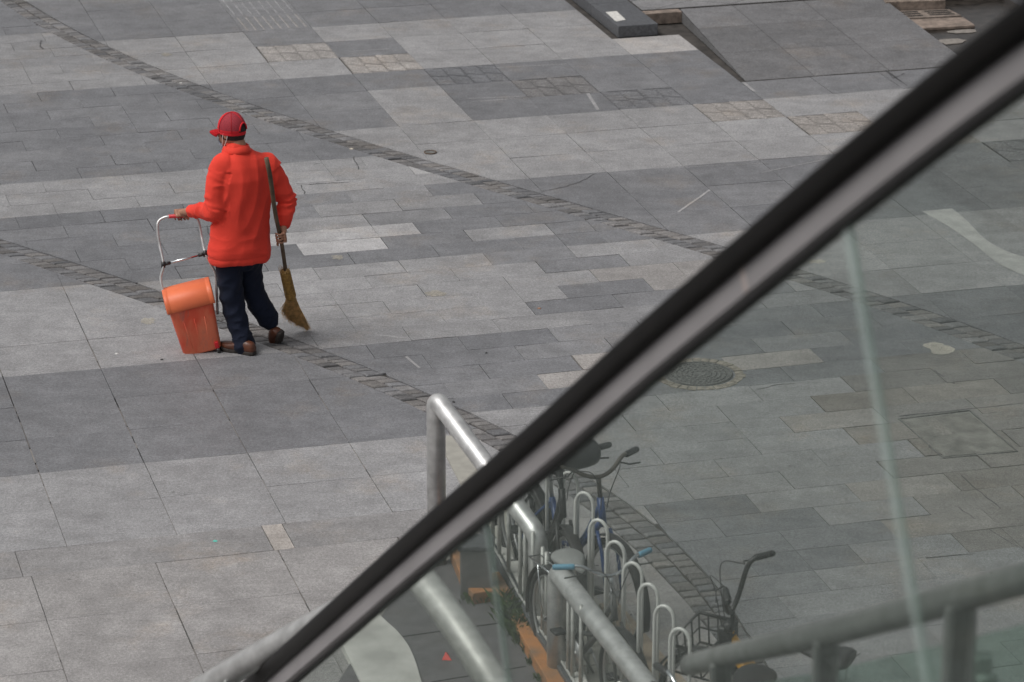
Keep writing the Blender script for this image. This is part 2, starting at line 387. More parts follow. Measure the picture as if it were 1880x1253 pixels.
# lower slabs
R_L = [24.75+0.614*k for k in range(20, 0, -1)]+[24.75, 24.135, 23.52, 22.905, 22.29, 21.67, 21.06, 20.445, 19.83, 19.22, 18.605, 18.21, 17.55, 16.87, 16.2, 15.55, 14.9, 14.2, 13.5, 12.9]
for i in range(len(R_L)-1):
    a1, a0 = R_L[i], R_L[i+1]; am = (a0+a1)/2
    if am > 18.4: cols = [2.99+0.674*k for k in range(-14, 8)]
    elif am > 18.2: cols = [-0.1, 2.0, 3.51, 3.63, 5.2, 6.8]
    else: cols = [2.79+0.742*k for k in range(-12, 7)]
    if 18.2 < am < 18.61: cols = [-6+2.0*k for k in range(4)]+[2.0, 3.51, 3.64, 5.3, 6.9]
    for b0, b1 in zip(cols[:-1], cols[1:]):
        if b0 > max(c2lo(a0), c2lo(a1)): continue
        v = stripe(am)*random.uniform(.95, 1.05)
        if am < 19.83: v = LIGHT*random.uniform(1.0, 1.1)
        warm = .1
        if am < 18.7: warm = .45
        if 18.2 < am < 18.61: v = MID*1.15; warm = .3
        if 18.2 < am < 18.61 and abs(b0-3.51) < .02: v = 0.36; warm = 1.1
        p = cell(a0, a1, b0, b1, random.choice((.0006, .001)), random.choice((.0022, .003, .0045)) if am < 23.6 else .001)
        p = clip(p, (a0, c2lo(a0)-0.003), (a1, c2lo(a1)-0.003), False)
        if len(p) > 2: slab(p, v, warm, tilt=0.001)
# old mortar still filling parts of the open joints
def mortar(a0, b0, a1, b1, w, v):
    L = math.hypot(a1-a0, b1-b0); na, nb = -(b1-b0)/L*w/2, (a1-a0)/L*w/2
    q = [(a0-na, b0-nb), (a1-na, b1-nb), (a1+na, b1+nb), (a0+na, b0+nb)]
    if area(q) > 0: q = q[::-1]
    vs = []
    for x in q:
        p = bmp.verts.new(W(x[0], x[1], -.0035)); p[TL] = (v*1.05, v*.97, v*.9, random.random()); vs.append(p)
    bmp.faces.new(vs)
for cb0, step, lo_a, hi_a in ((2.99, .674, 18.63, 24.5), (2.79, .742, 13.0, 18.2)):
    for k in range(-8, 8):
        b = cb0+step*k; a = lo_a
        while a < hi_a:
            l = random.uniform(.03, .38)
            if b < c2lo(a)-.02 and random.random() < .62: mortar(a, b, min(a+l, hi_a), b, .011, random.uniform(.13, .24))
            a += l+random.uniform(0, .05)
for a in R_L:
    x = -1.0
    while x < c2lo(a)-.3:
        l = random.uniform(.05, .5)
        if random.random() < .55: mortar(a, x, a, x+l, .005, random.uniform(.14, .24))
        x += l+random.uniform(0, .06)
for r in range(-26, 30):
    x = c2hi(T[r])+.05
    while x < c1lo(T[r])-.5:
        l = random.uniform(.05, .5)
        if random.random() < .45: mortar(T[r], x, T[r], x+l, .006, random.uniform(.13, .22))
        x += l+random.uniform(0, .06)
# ribbed guide tiles
def ribbon(pts, w, v, warm=0.0, z=0.0015, wav=0.0):
    """thin worn mark or crack lying on the stones, in (a, b)"""
    for i in range(len(pts)-1):
        (a0, b0), (a1, b1) = pts[i], pts[i+1]; L = math.hypot(a1-a0, b1-b0) or 1; na, nb = -(b1-b0)/L*w/2, (a1-a0)/L*w/2
        q = [(a0-na, b0-nb), (a1-na, b1-nb), (a1+na, b1+nb), (a0+na, b0+nb)]
        if area(q) > 0: q = q[::-1]
        ws = [W(*x) for x in q]; r, g, bb = tone_rgb(v, warm)
        vs = [bmp.verts.new((x.x, x.y, z)) for x in ws]
        for x in vs: x[TL] = (r, g, bb, .5)
        bmp.faces.new(vs)
def rib(p, q, w, h, v, warm):
    (a0, b0), (a1, b1) = p, q; L = math.hypot(a1-a0, b1-b0); na, nb = -(b1-b0)/L, (a1-a0)/L
    def pt(s, t, z): x = W(a0+(a1-a0)*s+na*t, b0+(b1-b0)*s+nb*t, z); return x
    e = min(.02/L, .3)
    V = [bmp.verts.new(x) for x in (pt(0, -w/2, 0), pt(1, -w/2, 0), pt(1, w/2, 0), pt(0, w/2, 0), pt(e, -w/4, h), pt(1-e, -w/4, h), pt(1-e, w/4, h), pt(e, w/4, h))]
    r, g, bb = tone_rgb(v, warm)
    for x in V: x[TL] = (r, g, bb, .5)
    for f in ((4, 7, 6, 5), (0, 4, 5, 1), (1, 5, 6, 2), (2, 6, 7, 3), (3, 7, 4, 0)): bmp.faces.new([V[i] for i in f])
for (at, bt, v, warm) in TACT:
    for jj in range(2):
        b0 = bt+jj*.333; a0 = at-.60
        for ii in range(2):
            slab(cell(a0+ii*.3, a0+ii*.3+.3, b0, b0+.333, .0004, .0006), v*.84, warm, z=-0.001)
        for ii in range(2):      # slanting raised bars in two staggered ranks per tile
            A0, B0 = a0+ii*.30, b0
            for hb in range(2):
                for k in range(5):
                    ca = A0+.03+k*.06+(.02 if hb else 0); cb = B0+.085+hb*.163
                    if ca > A0+.285: continue
                    dl = .081
                    rib((min(ca+dl*.55, A0+.293), cb-dl), (max(ca-dl*.55, A0+.007), cb+dl), .030, .007, v*1.12, warm)
for a0 in [x for x in R_U if 31.2 < x < 33.5]:
    for jj in range(2):
        for k in range(4):
            rib((a0+.03, 5.80+jj*.333+k*.08), (a0+.57, 5.80+jj*.333+k*.08), .024, .007, .22, .1)
for (a0, v) in ((30.70, .24),):
    for k in range(8): rib((a0+.03, 5.80+k*.082), (a0+.57, 5.80+k*.082), .022, .004, v, .6)
# scuffs, cracks
def px_ab(pts): return [AB(G(x, y)) for x, y in pts]
for pts, w, v in (([(1245, 390), (1265, 376), (1284, 363), (1303, 349)], .02, .33), ([(1530, 56), (1505, 78), (1478, 97)], .04, .33), ([(1079, 172), (1098, 202)], .03, .3), ([(835, 189), (975, 180)], .012, .32), ([(845, 182), (965, 177)], .012, .3),
                  ([(905, 125), (1040, 118)], .012, .3), ([(1365, 152), (1385, 168)], .03, .3), ([(690, 615), (745, 621)], .02, .33), ([(745, 655), (770, 676)], .02, .3), ([(640, 95), (715, 90)], .01, .3), ([(1400, 317), (1520, 292)], .012, .3), ([(1200, 310), (1410, 300)], .01, .28)):
    ribbon(px_ab(pts), w, v, .2)
for pts, w in (([(76, 75), (74, 84), (78, 91)], .02), 
               ([(995, 352), (1040, 343), (1070, 332), (1090, 320)], .012), 
               ([(650, 288), (653, 300), (660, 312)], .012), ([(558, 340), (600, 337), (640, 335)], .016), ([(553, 340), (560, 357)], .012), ([(575, 302), (590, 300)], .01), ([(1660, 135), (1640, 145), (1625, 128), (1560, 135), (1500, 139)], .012), ([(1625, 128), (1665, 158)], .03),
               ([(1460, 705), (1430, 706), (1390, 716)], .012), ([(1650, 770), (1700, 815), (1730, 842)], .016), ([(1650, 765), (1780, 752), (1880, 740)], .02), ([(1700, 1025), (1790, 1018)], .02), ([(1760, 932), (1800, 960), (1850, 995), (1880, 1010)], .01), ([(1590, 1150), (1530, 1153)], .012), ([(1760, 870), (1800, 905), (1840, 935)], .012), ([(1715, 680), (1750, 705)], .014), ([(380, 415), (384, 432)], .01), ([(1550, 1253), (1560, 1220), (1580, 1200)], .01)):
    pp = px_ab(pts); fine = [pp[0]]
    for q0, q1 in zip(pp[:-1], pp[1:]):
        for k in range(1, 5): fine.append((q0[0]+(q1[0]-q0[0])*k/4+random.uniform(-.008, .008), q0[1]+(q1[1]-q0[1])*k/4+random.uniform(-.008, .008)))
    for q0, q1 in zip(fine[:-1], fine[1:]): ribbon([q0, q1], w*random.uniform(.3, .8), .06, .3, z=.002)
for x, y, rx, ry, v in ((272, 590, .05, .08, .31), (800, 540, .09, .09, .28), (1725, 640, .10, .13, .36), (620, 473, .05, .06, .24), (305, 101, .05, .08, .26), (1500, 481, .07, .05, .34), (1500, 105, .1, .1, .2)):
    c = AB(G(x, y)); ring = []
    for k in range(22):
        t = 2*math.pi*k/22; q = random.uniform(.62, 1.15); ring.append((c[0]+ry*q*math.sin(t), c[1]+rx*q*math.cos(t)))
    if area(ring) > 0: ring = ring[::-1]
    vs = []
    for a, b in ring:
        w_ = W(a, b, .0022); q = bmp.verts.new(w_); q[TL] = (v*1.06, v, v*.88, .3); vs.append(q)
    bmp.faces.new(vs)
paving = obj('pavement', bmp, M_stone, smooth=False); tag(paving, kind='structure')
bmb = bmesh.new(); q = [W(A_MIN-3, -30), W(A_MIN-3, 40), W(90, 60), W(90, -60)]
bmb.faces.new([bmb.verts.new((x.x, x.y, -0.011)) for x in q]); 
base = obj('ground', bmb, M_joint, smooth=False); tag(base, kind='structure')

# cobble bands
def cobbles(name, lo, hi, a0, a1, tone):
    bm = bmesh.new(); TLc = bm.verts.layers.float_color.new('tone')
    N = 2
    for lane in range(N):
        a = a0+random.uniform(0, .05); pts = []
        while a < a1:
            d = math.hypot(1, (lo(a+.05)-lo(a-.05))/.1); pts.append(a); a += random.choice((.07, .085, .095, .11, .125))*random.uniform(.92, 1.08)/d
        for x0, x1 in zip(pts[:-1], pts[1:]):
            sh = 0
            y0, y1 = x0+sh, x1+sh
            s0, s1 = lane/N, (lane+1)/N
            j = lambda s=.006: random.uniform(-s, s)
            def pt(a, s): return lo(a)+(hi(a)-lo(a))*s
            g = .0055; gs = .022
            Q = [(y0+g+j(.004), pt(y0, s0+gs)+j()), (y1-g+j(.004), pt(y1, s0+gs)+j()), (y1-g+j(.004), pt(y1, s1-gs)+j()), (y0+g+j(.004), pt(y0, s1-gs)+j())]
            if area(Q) > 0: Q = Q[::-1]
            ca = sum(q[0] for q in Q)/4; cb = sum(q[1] for q in Q)/4
            z = random.uniform(-.006, .003); v = tone*random.uniform(.68, 1.22); w = random.uniform(.1, .8); r, gg, bb = tone_rgb(v, w); rn = random.random()
            rings = []
            for (f, zz) in ((1.0, -.03), (.97, -.006), (.88, .001), (.66, .004)):
                rg = []
                for (a, b) in Q:
                    p = W(ca+(a-ca)*f, cb+(b-cb)*f, z+zz+(j(.0015) if zz > -.01 else 0)); vv = bm.verts.new(p); vv[TLc] = (r, gg, bb, rn); rg.append(vv)
                rings.append(rg)
            for A_, B_ in zip(rings[:-1], rings[1:]):
                for k in range(4): bm.faces.new((A_[k], A_[(k+1) % 4], B_[(k+1) % 4], B_[k]))
            bm.faces.new(rings[-1])
    bmesh.ops.recalc_face_normals(bm, faces=bm.faces[:])
    o = obj(name, bm, M_cobble, smooth=False); tag(o, kind='structure'); return o
cobbles('cobble_path', c1lo, c1hi, 17, 36, .165)
cobbles('cobble_path', c2lo, c2hi, 14, 27, .165)

# ------------------------------------------------------------------ back right corner: kerb, ramp, laid diamonds, gully
M_dark_stone = mat('dark_granite', (0.085, 0.088, 0.095), 0.5, noise_amt=.25, noise_scale=40, bump=.2)
M_beige = mat('beige_mortar', (0.22, 0.175, 0.145), 0.85, noise_amt=.35, noise_scale=14, bump=.5)
M_wet = mat('wet_dirt', (0.035, 0.03, 0.026), 0.25, noise_amt=.5, noise_scale=9, bump=.3)
def kerb(a0, a1, b0, b1, h, name='kerb', m=None):
    bm = bmesh.new()
    q = [W(a0, b0), W(a0, b1), W(a1, b1), W(a1, b0)]
    n = max(1, int((a1-a0)/.9))
    for i in range(n):
        x0 = a0+(a1-a0)*i/n+.0015; x1 = a0+(a1-a0)*(i+1)/n-.0015
        c = [W(x0, b0), W(x0, b1), W(x1, b1), W(x1, b0)]
        hexa(bm, [Vector((p.x, p.y, .0)) for p in c]+[Vector((p.x, p.y, h)) for p in c])
    bevel(bm, .006, 2)
    o = obj(name, bm, m or M_dark_stone, smooth=False); tag(o, kind='structure'); return o
kerb(29.52, 36.0, 9.15, 9.545, .115)
bm2 = bmesh.new(); TL2 = bm2.verts.layers.float_color.new('tone')
def quad_tone(bm, TLx, pts, v, warm):
    r, g, b = tone_rgb(v, warm); vs = [bm.verts.new(p) for p in pts]; rn = random.random()
    for x in vs: x[TLx] = (r, g, b, rn)
    f = bm.faces.new(vs)
    if f.normal.length == 0: f.normal_update()
    f.normal_update()
    if f.normal.z < 0: f.normal_flip()
HZ = .115
# sloping slabs
for (a0, a1) in ((27.71, 28.56), (28.56, 29.36), (29.36, 30.02)):
    for (b0, b1) in ((9.80, 10.47), (10.47, 11.2), (11.2, 12.0)):
        if b0 < 10: b0e = 9.80+(a0-27.7)*.055; b0f = 9.80+(a1-27.7)*.055
        else: b0e = b0f = b0
        z = lambda a: .001+(a-27.71)/(30.02-27.71)*(HZ-.001)
        g = .0022
        quad_tone(bm2, TL2, [W(a0+g, b0e+g, z(a0)), W(a1-g, b0f+g, z(a1)), W(a1-g, b1-g, z(a1)), W(a0+g, b1-g, z(a0))], random.uniform(.135, .165), .35)
# side of the slope, and the riser
for pts in ([W(27.71, 9.80, 0), W(30.02, 9.925, 0), W(30.02, 9.925, HZ), W(27.71, 9.80, .003)],):
    vs = [bm2.verts.new(p) for p in pts]
    for x in vs: x[TL2] = (.13, .13, .132, .2)
    bm2.faces.new(vs)
ramp = obj('ramp', bm2, M_stone, smooth=False); tag(ramp, kind='structure')
bmr = bmesh.new(); c = [W(27.70, 9.81), W(30.0, 9.935), W(30.0, 11.99), W(27.70, 11.99)]
v4 = [bmr.verts.new(Vector((p.x, p.y, z))) for p, z in zip(c, (-.001, HZ-.006, HZ-.006, -.001))]; bmr.faces.new(v4)
o = obj('ramp_bed', bmr, M_joint, smooth=False); tag(o, kind='structure')
bmr = bmesh.new(); c = [W(29.93, 9.55), W(29.93, 9.92), W(30.05, 9.92), W(30.05, 9.55)]
hexa(bmr, [Vector((p.x, p.y, 0)) for p in c]+[Vector((p.x, p.y, HZ-.004)) for p in c]); bevel(bmr, .004)
o = obj('kerb', bmr, M_beige, smooth=False); tag(o, kind='structure')
bmr = bmesh.new(); c = [W(30.06, 9.55), W(30.06, 18), W(44, 18), W(44, 9.55)]
hexa(bmr, [Vector((p.x, p.y, -.01)) for p in c]+[Vector((p.x, p.y, HZ-.008)) for p in c])
o = obj('raised_bed', bmr, M_joint, smooth=False); tag(o, kind='structure')
bm3 = bmesh.new(); TL3 = bm3.verts.layers.float_color.new('tone')
S = .42
for i in range(-60, 60):
    for j in range(-60, 60):
        ca = 32+(i+j)*S*.5; cb = 12+(i-j)*S*.9
        poly = [(ca-S*.5+.004, cb), (ca, cb-S*.9+.006), (ca+S*.5-.004, cb), (ca, cb+S*.9-.006)]
        if ca > 42 or ca < 29.3 or cb > 17 or cb < 9: continue
        poly = clip(poly, (20, 9.56), (50, 9.56), True)
        if len(poly) > 2: poly = [p for p in [(max(a, 30.07), b) for a, b in poly]]
        if len(poly) < 3 or abs(area(poly)) < .004: continue
        quad_tone(bm3, TL3, [W(a, b, HZ) for a, b in poly], random.uniform(.17, .23), .25)
o = obj('plaza_paving', bm3, M_stone, smooth=False); tag(o, kind='structure')
# gully behind the slope
bmr = bmesh.new(); c = [W(27.2, 12.01), W(27.2, 16), W(30.9, 16), W(30.9, 12.01)]
bmr.faces.new([bmr.verts.new(Vector((p.x, p.y, .006))) for p in c][::-1]); bmesh.ops.recalc_face_normals(bmr, faces=bmr.faces[:])
for f in bmr.faces:
    if f.normal.z < 0: f.normal_flip()
o = obj('gully_bed', bmr, M_wet, smooth=False); tag(o, kind='structure')
bmr = bmesh.new()
hexa(bmr, [G(1625, 24, .006), G(1735, 21, .006), G(1735, 15, .006), G(1620, 18, .006), G(1625, 24, .006)+Vector((0, 0, .11)), G(1735, 21, .006)+Vector((0, 0, .11)), G(1735, 15, .006)+Vector((0, 0, .11)), G(1620, 18, .006)+Vector((0, 0, .11))]); 
bmesh.ops.recalc_face_normals(bmr, faces=bmr.faces[:]); bevel(bmr, .005)
o = obj('stone_block', bmr, M_beige, smooth=False); tag(o, 'worn beige stone block at the back of the gully above the drain slots', 'stone block')
bmr = bmesh.new()
hexa(bmr, [G(1672, 59, .008), G(1790, 52, .008), G(1768, 37, .008), G(1655, 42, .008)]+[p+Vector((0, 0, .03)) for p in (G(1672, 59, .008), G(1790, 52, .008), G(1768, 37, .008), G(1655, 42, .008))])
bmesh.ops.recalc_face_normals(bmr, faces=bmr.faces[:]); bevel(bmr, .006)
o = obj('stone_sill', bmr, M_beige, smooth=False); tag(o, 'chipped pale stone sill across the gully beside the sloping slabs', 'stone sill')
gr = empty('drain_grate', G(1700, 32, .01))
M_grate = mat('worn_iron', (0.10, 0.085, 0.075), .6, metal=.3, noise_amt=.4, noise_scale=30)
M_slot = mat('slot_dark', (0.01, 0.01, 0.01), .9)
M_tan = mat('worn_concrete', (.19, .155, .13), .85, noise_amt=.3, noise_scale=20, bump=.4)
bmr = bmesh.new(); q = [G(1650, 39, .008), G(1765, 33, .008), G(1742, 21, .008), G(1637, 25, .008)]
hexa(bmr, q+[p+Vector((0, 0, .022)) for p in q]); bmesh.ops.recalc_face_normals(bmr, faces=bmr.faces[:])
obj('plate', bmr, M_tan, gr, smooth=False, world=True)
for half in range(2):
    for k in range(3):
        t0, t1 = (.06, .42) if half == 0 else (.54, .94)
        s = .22+k*.26
        def bi(u, v): return (q[0]*(1-u)+q[1]*u)*(1-v)+(q[3]*(1-u)+q[2]*u)*v
        bmr = bmesh.new(); cc = [bi(t0, s), bi(t1, s), bi(t1, s+.12), bi(t0, s+.12)]
        hexa(bmr, [p+Vector((0, 0, .01)) for p in cc]+[p+Vector((0, 0, .025)) for p in cc]); bmesh.ops.recalc_face_normals(bmr, faces=bmr.faces[:])
        obj('slot', bmr, M_slot, gr, smooth=False, world=True)
tag(gr, 'worn slotted drain grate sunk between the beige block and the pale sill', 'drain grate')
kerb(29.0, 36.0, 13.35, 13.85, .15)
bmr = bmesh.new()  # light reflections on the puddle, put in as pale flat patches
for (x, y, sx, sy) in ((1748, 76, .16, .12), (1768, 58, .17, .08)):
    c0 = G(x, y, .011); ring = [bmr.verts.new(c0+BV*(sx*random.uniform(.7, 1.1)*math.cos(2*math.pi*k/14))+AV*(sy*random.uniform(.7, 1.1)*math.sin(2*math.pi*k/14))+Vector((0, 0, 0))) for k in range(14)]
    bmr.faces.new(ring)
for f in bmr.faces:
    f.normal_update()
    if f.normal.z < 0: f.normal_flip()
M_puddle_light = mat('puddle_light', (.22, .20, .18), .8, noise_amt=.2, noise_scale=30)
o = obj('puddle_reflection', bmr, M_puddle_light, smooth=False); tag(o, 'two pale patches of reflected light painted on the wet dark floor of the gully', 'silt', kind='stuff')
# paper label on the kerb
bmr = bmesh.new(); q = [G(1131, 40, .116), G(1149, 37, .116), G(1132, 21, .116), G(1112, 23, .116)]
hexa(bmr, q+[p+Vector((0, 0, .002)) for p in q]); bmesh.ops.recalc_face_normals(bmr, faces=bmr.faces[:])
M_paper = mat('weathered_paper', (.58, .57, .54), .8, noise_amt=.15, noise_scale=40)
o = obj('paper_sticker', bmr, M_paper, smooth=False); tag(o, 'small white paper sticker on top of the dark kerb end', 'sticker')

# ------------------------------------------------------------------ covers, litter
M_iron = mat('cast_iron', (.15, .15, .145), .65, metal=.2, noise_amt=.3, noise_scale=60, bump=.2)
M_setts = mat('beige_setts', (.25, .225, .19), .85, noise_amt=.3, noise_scale=20, bump=.4)
mc = G(1283, 688); mh = empty('manhole_cover', mc)
def disc(bm, r, z0, z1, n=48, c=Vector((0, 0, 0))):
    tube(bm, [c+Vector((0, 0, z0)), c+Vector((0, 0, z1))], r, n=n)
bm = bmesh.new(); disc(bm, .235, .001, .006); obj('cover_plate', bm, M_iron, mh, smooth=False)
bm = bmesh.new()
for rr in (.05, .085, .12, .155, .19):
    n = max(6, int(rr*2*math.pi/.035))
    for k in range(n):
        t = 2*math.pi*k/n; pts = arc((0, 0, .008), (1, 0, 0), (0, 1, 0), rr, t, t+2*math.pi/n*.6, 3); tube(bm, pts, (.005), n=5)
tube(bm, arc((0, 0, .008), (1, 0, 0), (0, 1, 0), .225, 0, 2*math.pi, 40), .006, n=5, cap=False)
obj('raised_pattern', bm, M_iron, mh)
bm = bmesh.new()
for k in range(30):
    t0 = 2*math.pi*(k+.06)/30; t1 = 2*math.pi*(k+.94)/30; r0, r1 = .252, .315+random.uniform(-.01, .01)
    q = [Vector((r*math.cos(t), r*math.sin(t), 0)) for r, t in ((r0, t0), (r1, t0), (r1, t1), (r0, t1))]
    z = .004+random.uniform(0, .003); hexa(bm, [p+Vector((0, 0, .0005)) for p in q]+[p+Vector((0, 0, z)) for p in q])
obj('stone_ring', bm, M_setts, mh, smooth=False)
tag(mh, 'round iron manhole cover with concentric pattern in a ring of pale setts behind the glass', 'manhole cover')
sv = empty('valve_cover', G(790, 281)); bm = bmesh.new(); disc(bm, .045, .001, .006, 24); obj('lid', bm, M_iron, sv, smooth=False)
bm = bmesh.new(); tube(bm, arc((0, 0, .006), (1, 0, 0), (0, 1, 0), .05, 0, 2*math.pi, 24), .006, n=6, cap=False); obj('rim', bm, mat('rusty_rim', (.10, .07, .05), .8), sv)
tag(sv, 'small round valve cover in the grey slab above the curved cobble strip', 'valve cover')
# square inspection cover with sunken frame
ic = empty('inspection_cover', G(1765, 795)); bm = bmesh.new()
qq = [G(x, y) for x, y in ((1650, 770), (1780, 755), (1868, 830), (1732, 842))]
for p, r_ in zip(qq, qq[1:]+qq[:1]): tube(bm, [p+Vector((0, 0, .003)), r_+Vector((0, 0, .003))], (.005), n=6)
obj('frame', bm, M_iron, ic, world=True)
bm = bmesh.new(); cc = sum(qq, Vector())/4; q5 = [cc+(p-cc)*.93 for p in qq]; hexa(bm, [p+Vector((0, 0, .0008)) for p in q5]+[p+Vector((0, 0, .0035)) for p in q5]); bmesh.ops.recalc_face_normals(bm, faces=bm.faces[:])
obj('infill', bm, mat('cracked_infill', (.185, .178, .165), .85, noise_amt=.3, noise_scale=7, bump=.5), ic, smooth=False, world=True)
tag(ic, 'square sunken inspection cover with cracked stone infill among the brown slabs', 'inspection cover')
def scrap(px, py, r, col, name, label, cat, h=.006, n=7, z=0):
    bm = bmesh.new(); c0 = G(px, py, z); 
    ring = [(r*random.uniform(.6, 1.1)*math.cos(2*math.pi*k/n), r*random.uniform(.5, 1.0)*math.sin(2*math.pi*k/n)) for k in range(n)]
    b_ = [bm.verts.new((x, y, .001)) for x, y in ring]; t_ = [bm.verts.new((x*.7, y*.7, h*random.uniform(.7, 1.2))) for x, y in ring]
    bm.faces.new(b_[::-1]); bm.faces.new(t_)
    for k in range(n): bm.faces.new((b_[k], b_[(k+1) % n], t_[(k+1) % n], t_[k]))
    o = obj(name, bm, mat(name, col, .7, noise_amt=.15, noise_scale=60), smooth=False); o.location = c0; tag(o, label, cat); return o
scrap(395, 994, .016, (.12, .55, .45), 'bottle_cap_scrap', 'tiny turquoise scrap on the pale slabs at lower left', 'litter')
scrap(516, 622, .02, (.62, .6, .52), 'paper_scrap', 'small pale paper scrap on the cobbles behind the raised shoe', 'litter')
scrap(214, 650, .015, (.62, .62, .6), 'paper_scrap', 'tiny white scrap on the grey slab left of the orange bin', 'litter')
scrap(297, 661, .016, (.05, .05, .05), 'twig_scrap', 'small dark twig lying on the slab just left below the bin', 'litter')
scrap(645, 274, .02, (.55, .5, .42), 'leaf_scrap', 'pale dry leaf scrap on the near edge of the upper cobble strip', 'litter')
scrap(332, 153, .014, (.7, .7, .68), 'paper_scrap', 'white speck of paper on the upper cobbles above the red cap', 'litter')
scrap(893, 649, .014, (.03, .03, .03), 'gum_spot', 'small black gum spot on a dark slab right of the walker', 'litter')
scrap(833, 739, .014, (.03, .03, .03), 'gum_spot', 'small black spot beside the top of the steel handrail', 'litter')
scrap(990, 567, .016, (.38, .2, .12), 'leaf_scrap', 'brown leaf bit on a dark brick shaped stone in the middle', 'litter')

# ------------------------------------------------------------------ metals, paints
M_steel = mat('brushed_steel', (.56, .56, .555), .38, metal=.6, noise_amt=.16, noise_scale=14, bump=.05, bump_scale=60)
M_steel_d = mat('dull_steel', (.36, .365, .36), .42, metal=.45, noise_amt=.18, noise_scale=9, bump=.05)
M_white_metal = mat('galvanised_white', (.50, .50, .48), .45, metal=.35, noise_amt=.15, noise_scale=20)
M_black_rubber = mat('black_rubber', (.004, .0034, .0032), .5, spec=.22, noise_amt=.3, noise_scale=6)
M_trim = mat('satin_aluminium', (.315, .30, .305), .5, metal=.15, noise_amt=.06, noise_scale=3)
M_dark_metal = mat('dark_gasket', (.03, .03, .03), .6)
# ------------------------------------------------------------------ escalator balustrade
ESC = [(-150, 1812), (150, 1551), (495, 1253), (772, 1010), (993, 824), (1194, 645), (1381, 488), (1562, 337), (1735, 198), (1880, 88), (2060, -40), (2300, -190)]
def esc_d(px): return 1.0/(1/14.0+(1/7.0-1/14.0)*(px-495)/(1735-495))
ep = [D(x, y, esc_d(x)) for x, y in ESC[1:]]
ep = [ep[0]*2.2-ep[1]*1.2]+ep if False else ep
e0, e1 = D(495, 1253, 14.0), D(1735, 198, 7.0)
eh = Vector((e1.x-e0.x, e1.y-e0.y, 0)).normalized()          # towards the viewer
en = Vector((eh.y, -eh.x, 0)).normalized()
if en.dot(Vector((0, -1, 0))) < 0: en = -en                     # outwards, towards the viewer
def on_plane(px, py, off=0.0):
    r = ray(px, py); o_ = Vector((0, 0, CH)); t = (e0+en*off-o_).dot(en)/r.dot(en); return o_+r*t
# keep the reference line exactly in the glass plane
ref = [on_plane(x, y) for x, y in ESC[1:]]
ref = spline(ref, 4)
def upn(i):
    d = (ref[min(i+1, len(ref)-1)]-ref[max(i-1, 0)]).normalized(); n = en.cross(d)
    if n.z < 0: n = -n
    return n.normalized()
N_ = [upn(i) for i in range(len(ref))]
esc = empty('escalator_balustrade', (ref[0].x, ref[0].y, 0))
def sweep(bm, prof):
    rings = [[bm.verts.new(p+en*x+n*y) for x, y in prof] for p, n in zip(ref, N_)]
    k = len(prof)
    for A_, B_ in zip(rings[:-1], rings[1:]):
        for i in range(k): bm.faces.new((A_[i], A_[(i+1) % k], B_[(i+1) % k], B_[i]))
    bm.faces.new(rings[0][::-1]); bm.faces.new(rings[-1]); bmesh.ops.recalc_face_normals(bm, faces=bm.faces[:])
bm = bmesh.new(); sweep(bm, [(.020, .0), (.036, -.006), (.050, .004), (.056, .032), (.049, .060), (.026, .066), (-.026, .066), (-.049, .058), (-.056, .032), (-.050, .004), (-.036, -.006), (-.020, .0)])
obj('handrail_belt', bm, M_black_rubber, esc, world=True)
bm = bmesh.new(); sweep(bm, [(.028, -.002), (.028, -.066), (.016, -.076), (-.020, -.078), (-.024, -.002)])
obj('side_trim', bm, M_trim, esc, smooth=False, world=True)
jr = min(range(len(ref)), key=lambda i: (ref[i]-on_plane(1386, 486)).length); jd = (ref[jr+1]-ref[jr]).normalized()
bm = bmesh.new(); boxo(bm, ref[jr]-N_[jr]*.034+en*.0285, jd*.012, en*.0012, N_[jr]*.029); obj('trim_joint', bm, mat('joint_cover', (.42, .36, .34), .5), esc, smooth=False, world=True)
bm = bmesh.new(); sweep(bm, [(.012, -.0785), (.012, -.086), (-.012, -.086), (-.012, -.0785)])
obj('glass_gasket', bm, M_dark_metal, esc, smooth=False, world=True)
M_glass = glass_mat('green_glass', (.825, .848, .832), refl=.006, veil=.022, veilc=(.44, .47, .45, 1))
M_gedge = glass_mat('glass_edge', (.90, .94, .925), refl=.02, rough=.2, veil=.17, veilc=(.72, .79, .765, 1))
M_gedge2 = glass_mat('glass_edge_faint', (.84, .88, .86), refl=.02, rough=.2, veil=.09, veilc=(.66, .74, .71, 1))
GH = 1.35
def topz(pt):   # height of the glass top above a point of the plane
    best = None
    for i in range(len(ref)-1):
        p, q = ref[i]-N_[i]*.086, ref[i+1]-N_[i+1]*.086; s = (pt-p).dot(eh); L = (q-p).dot(eh)
        if 0 <= s/L <= 1: return p+(q-p)*(s/L)
    return None
def pane(name, pl_top, pl_bot, pr_top, pr_bot, m, th=.006):
    bm = bmesh.new(); n = 16; rows_ = []
    for i in range(n+1):
        t = i/n; tp = pl_top.lerp(pr_top, t); tz = topz(tp); tp = tz if tz is not None else tp
        bt = pl_bot.lerp(pr_bot, t)
        rows_.append([bm.verts.new(tp+en*th), bm.verts.new(bt+en*th), bm.verts.new(bt-en*th), bm.verts.new(tp-en*th)])
    for A_, B_ in zip(rows_[:-1], rows_[1:]):
        for k in range(4): bm.faces.new((A_[k], A_[(k+1) % 4], B_[(k+1) % 4], B_[k]))
    bm.faces.new(rows_[0][::-1]); bm.faces.new(rows_[-1]); bmesh.ops.recalc_face_normals(bm, faces=bm.faces[:])
    return obj(name, bm, m, esc, smooth=False, world=True)
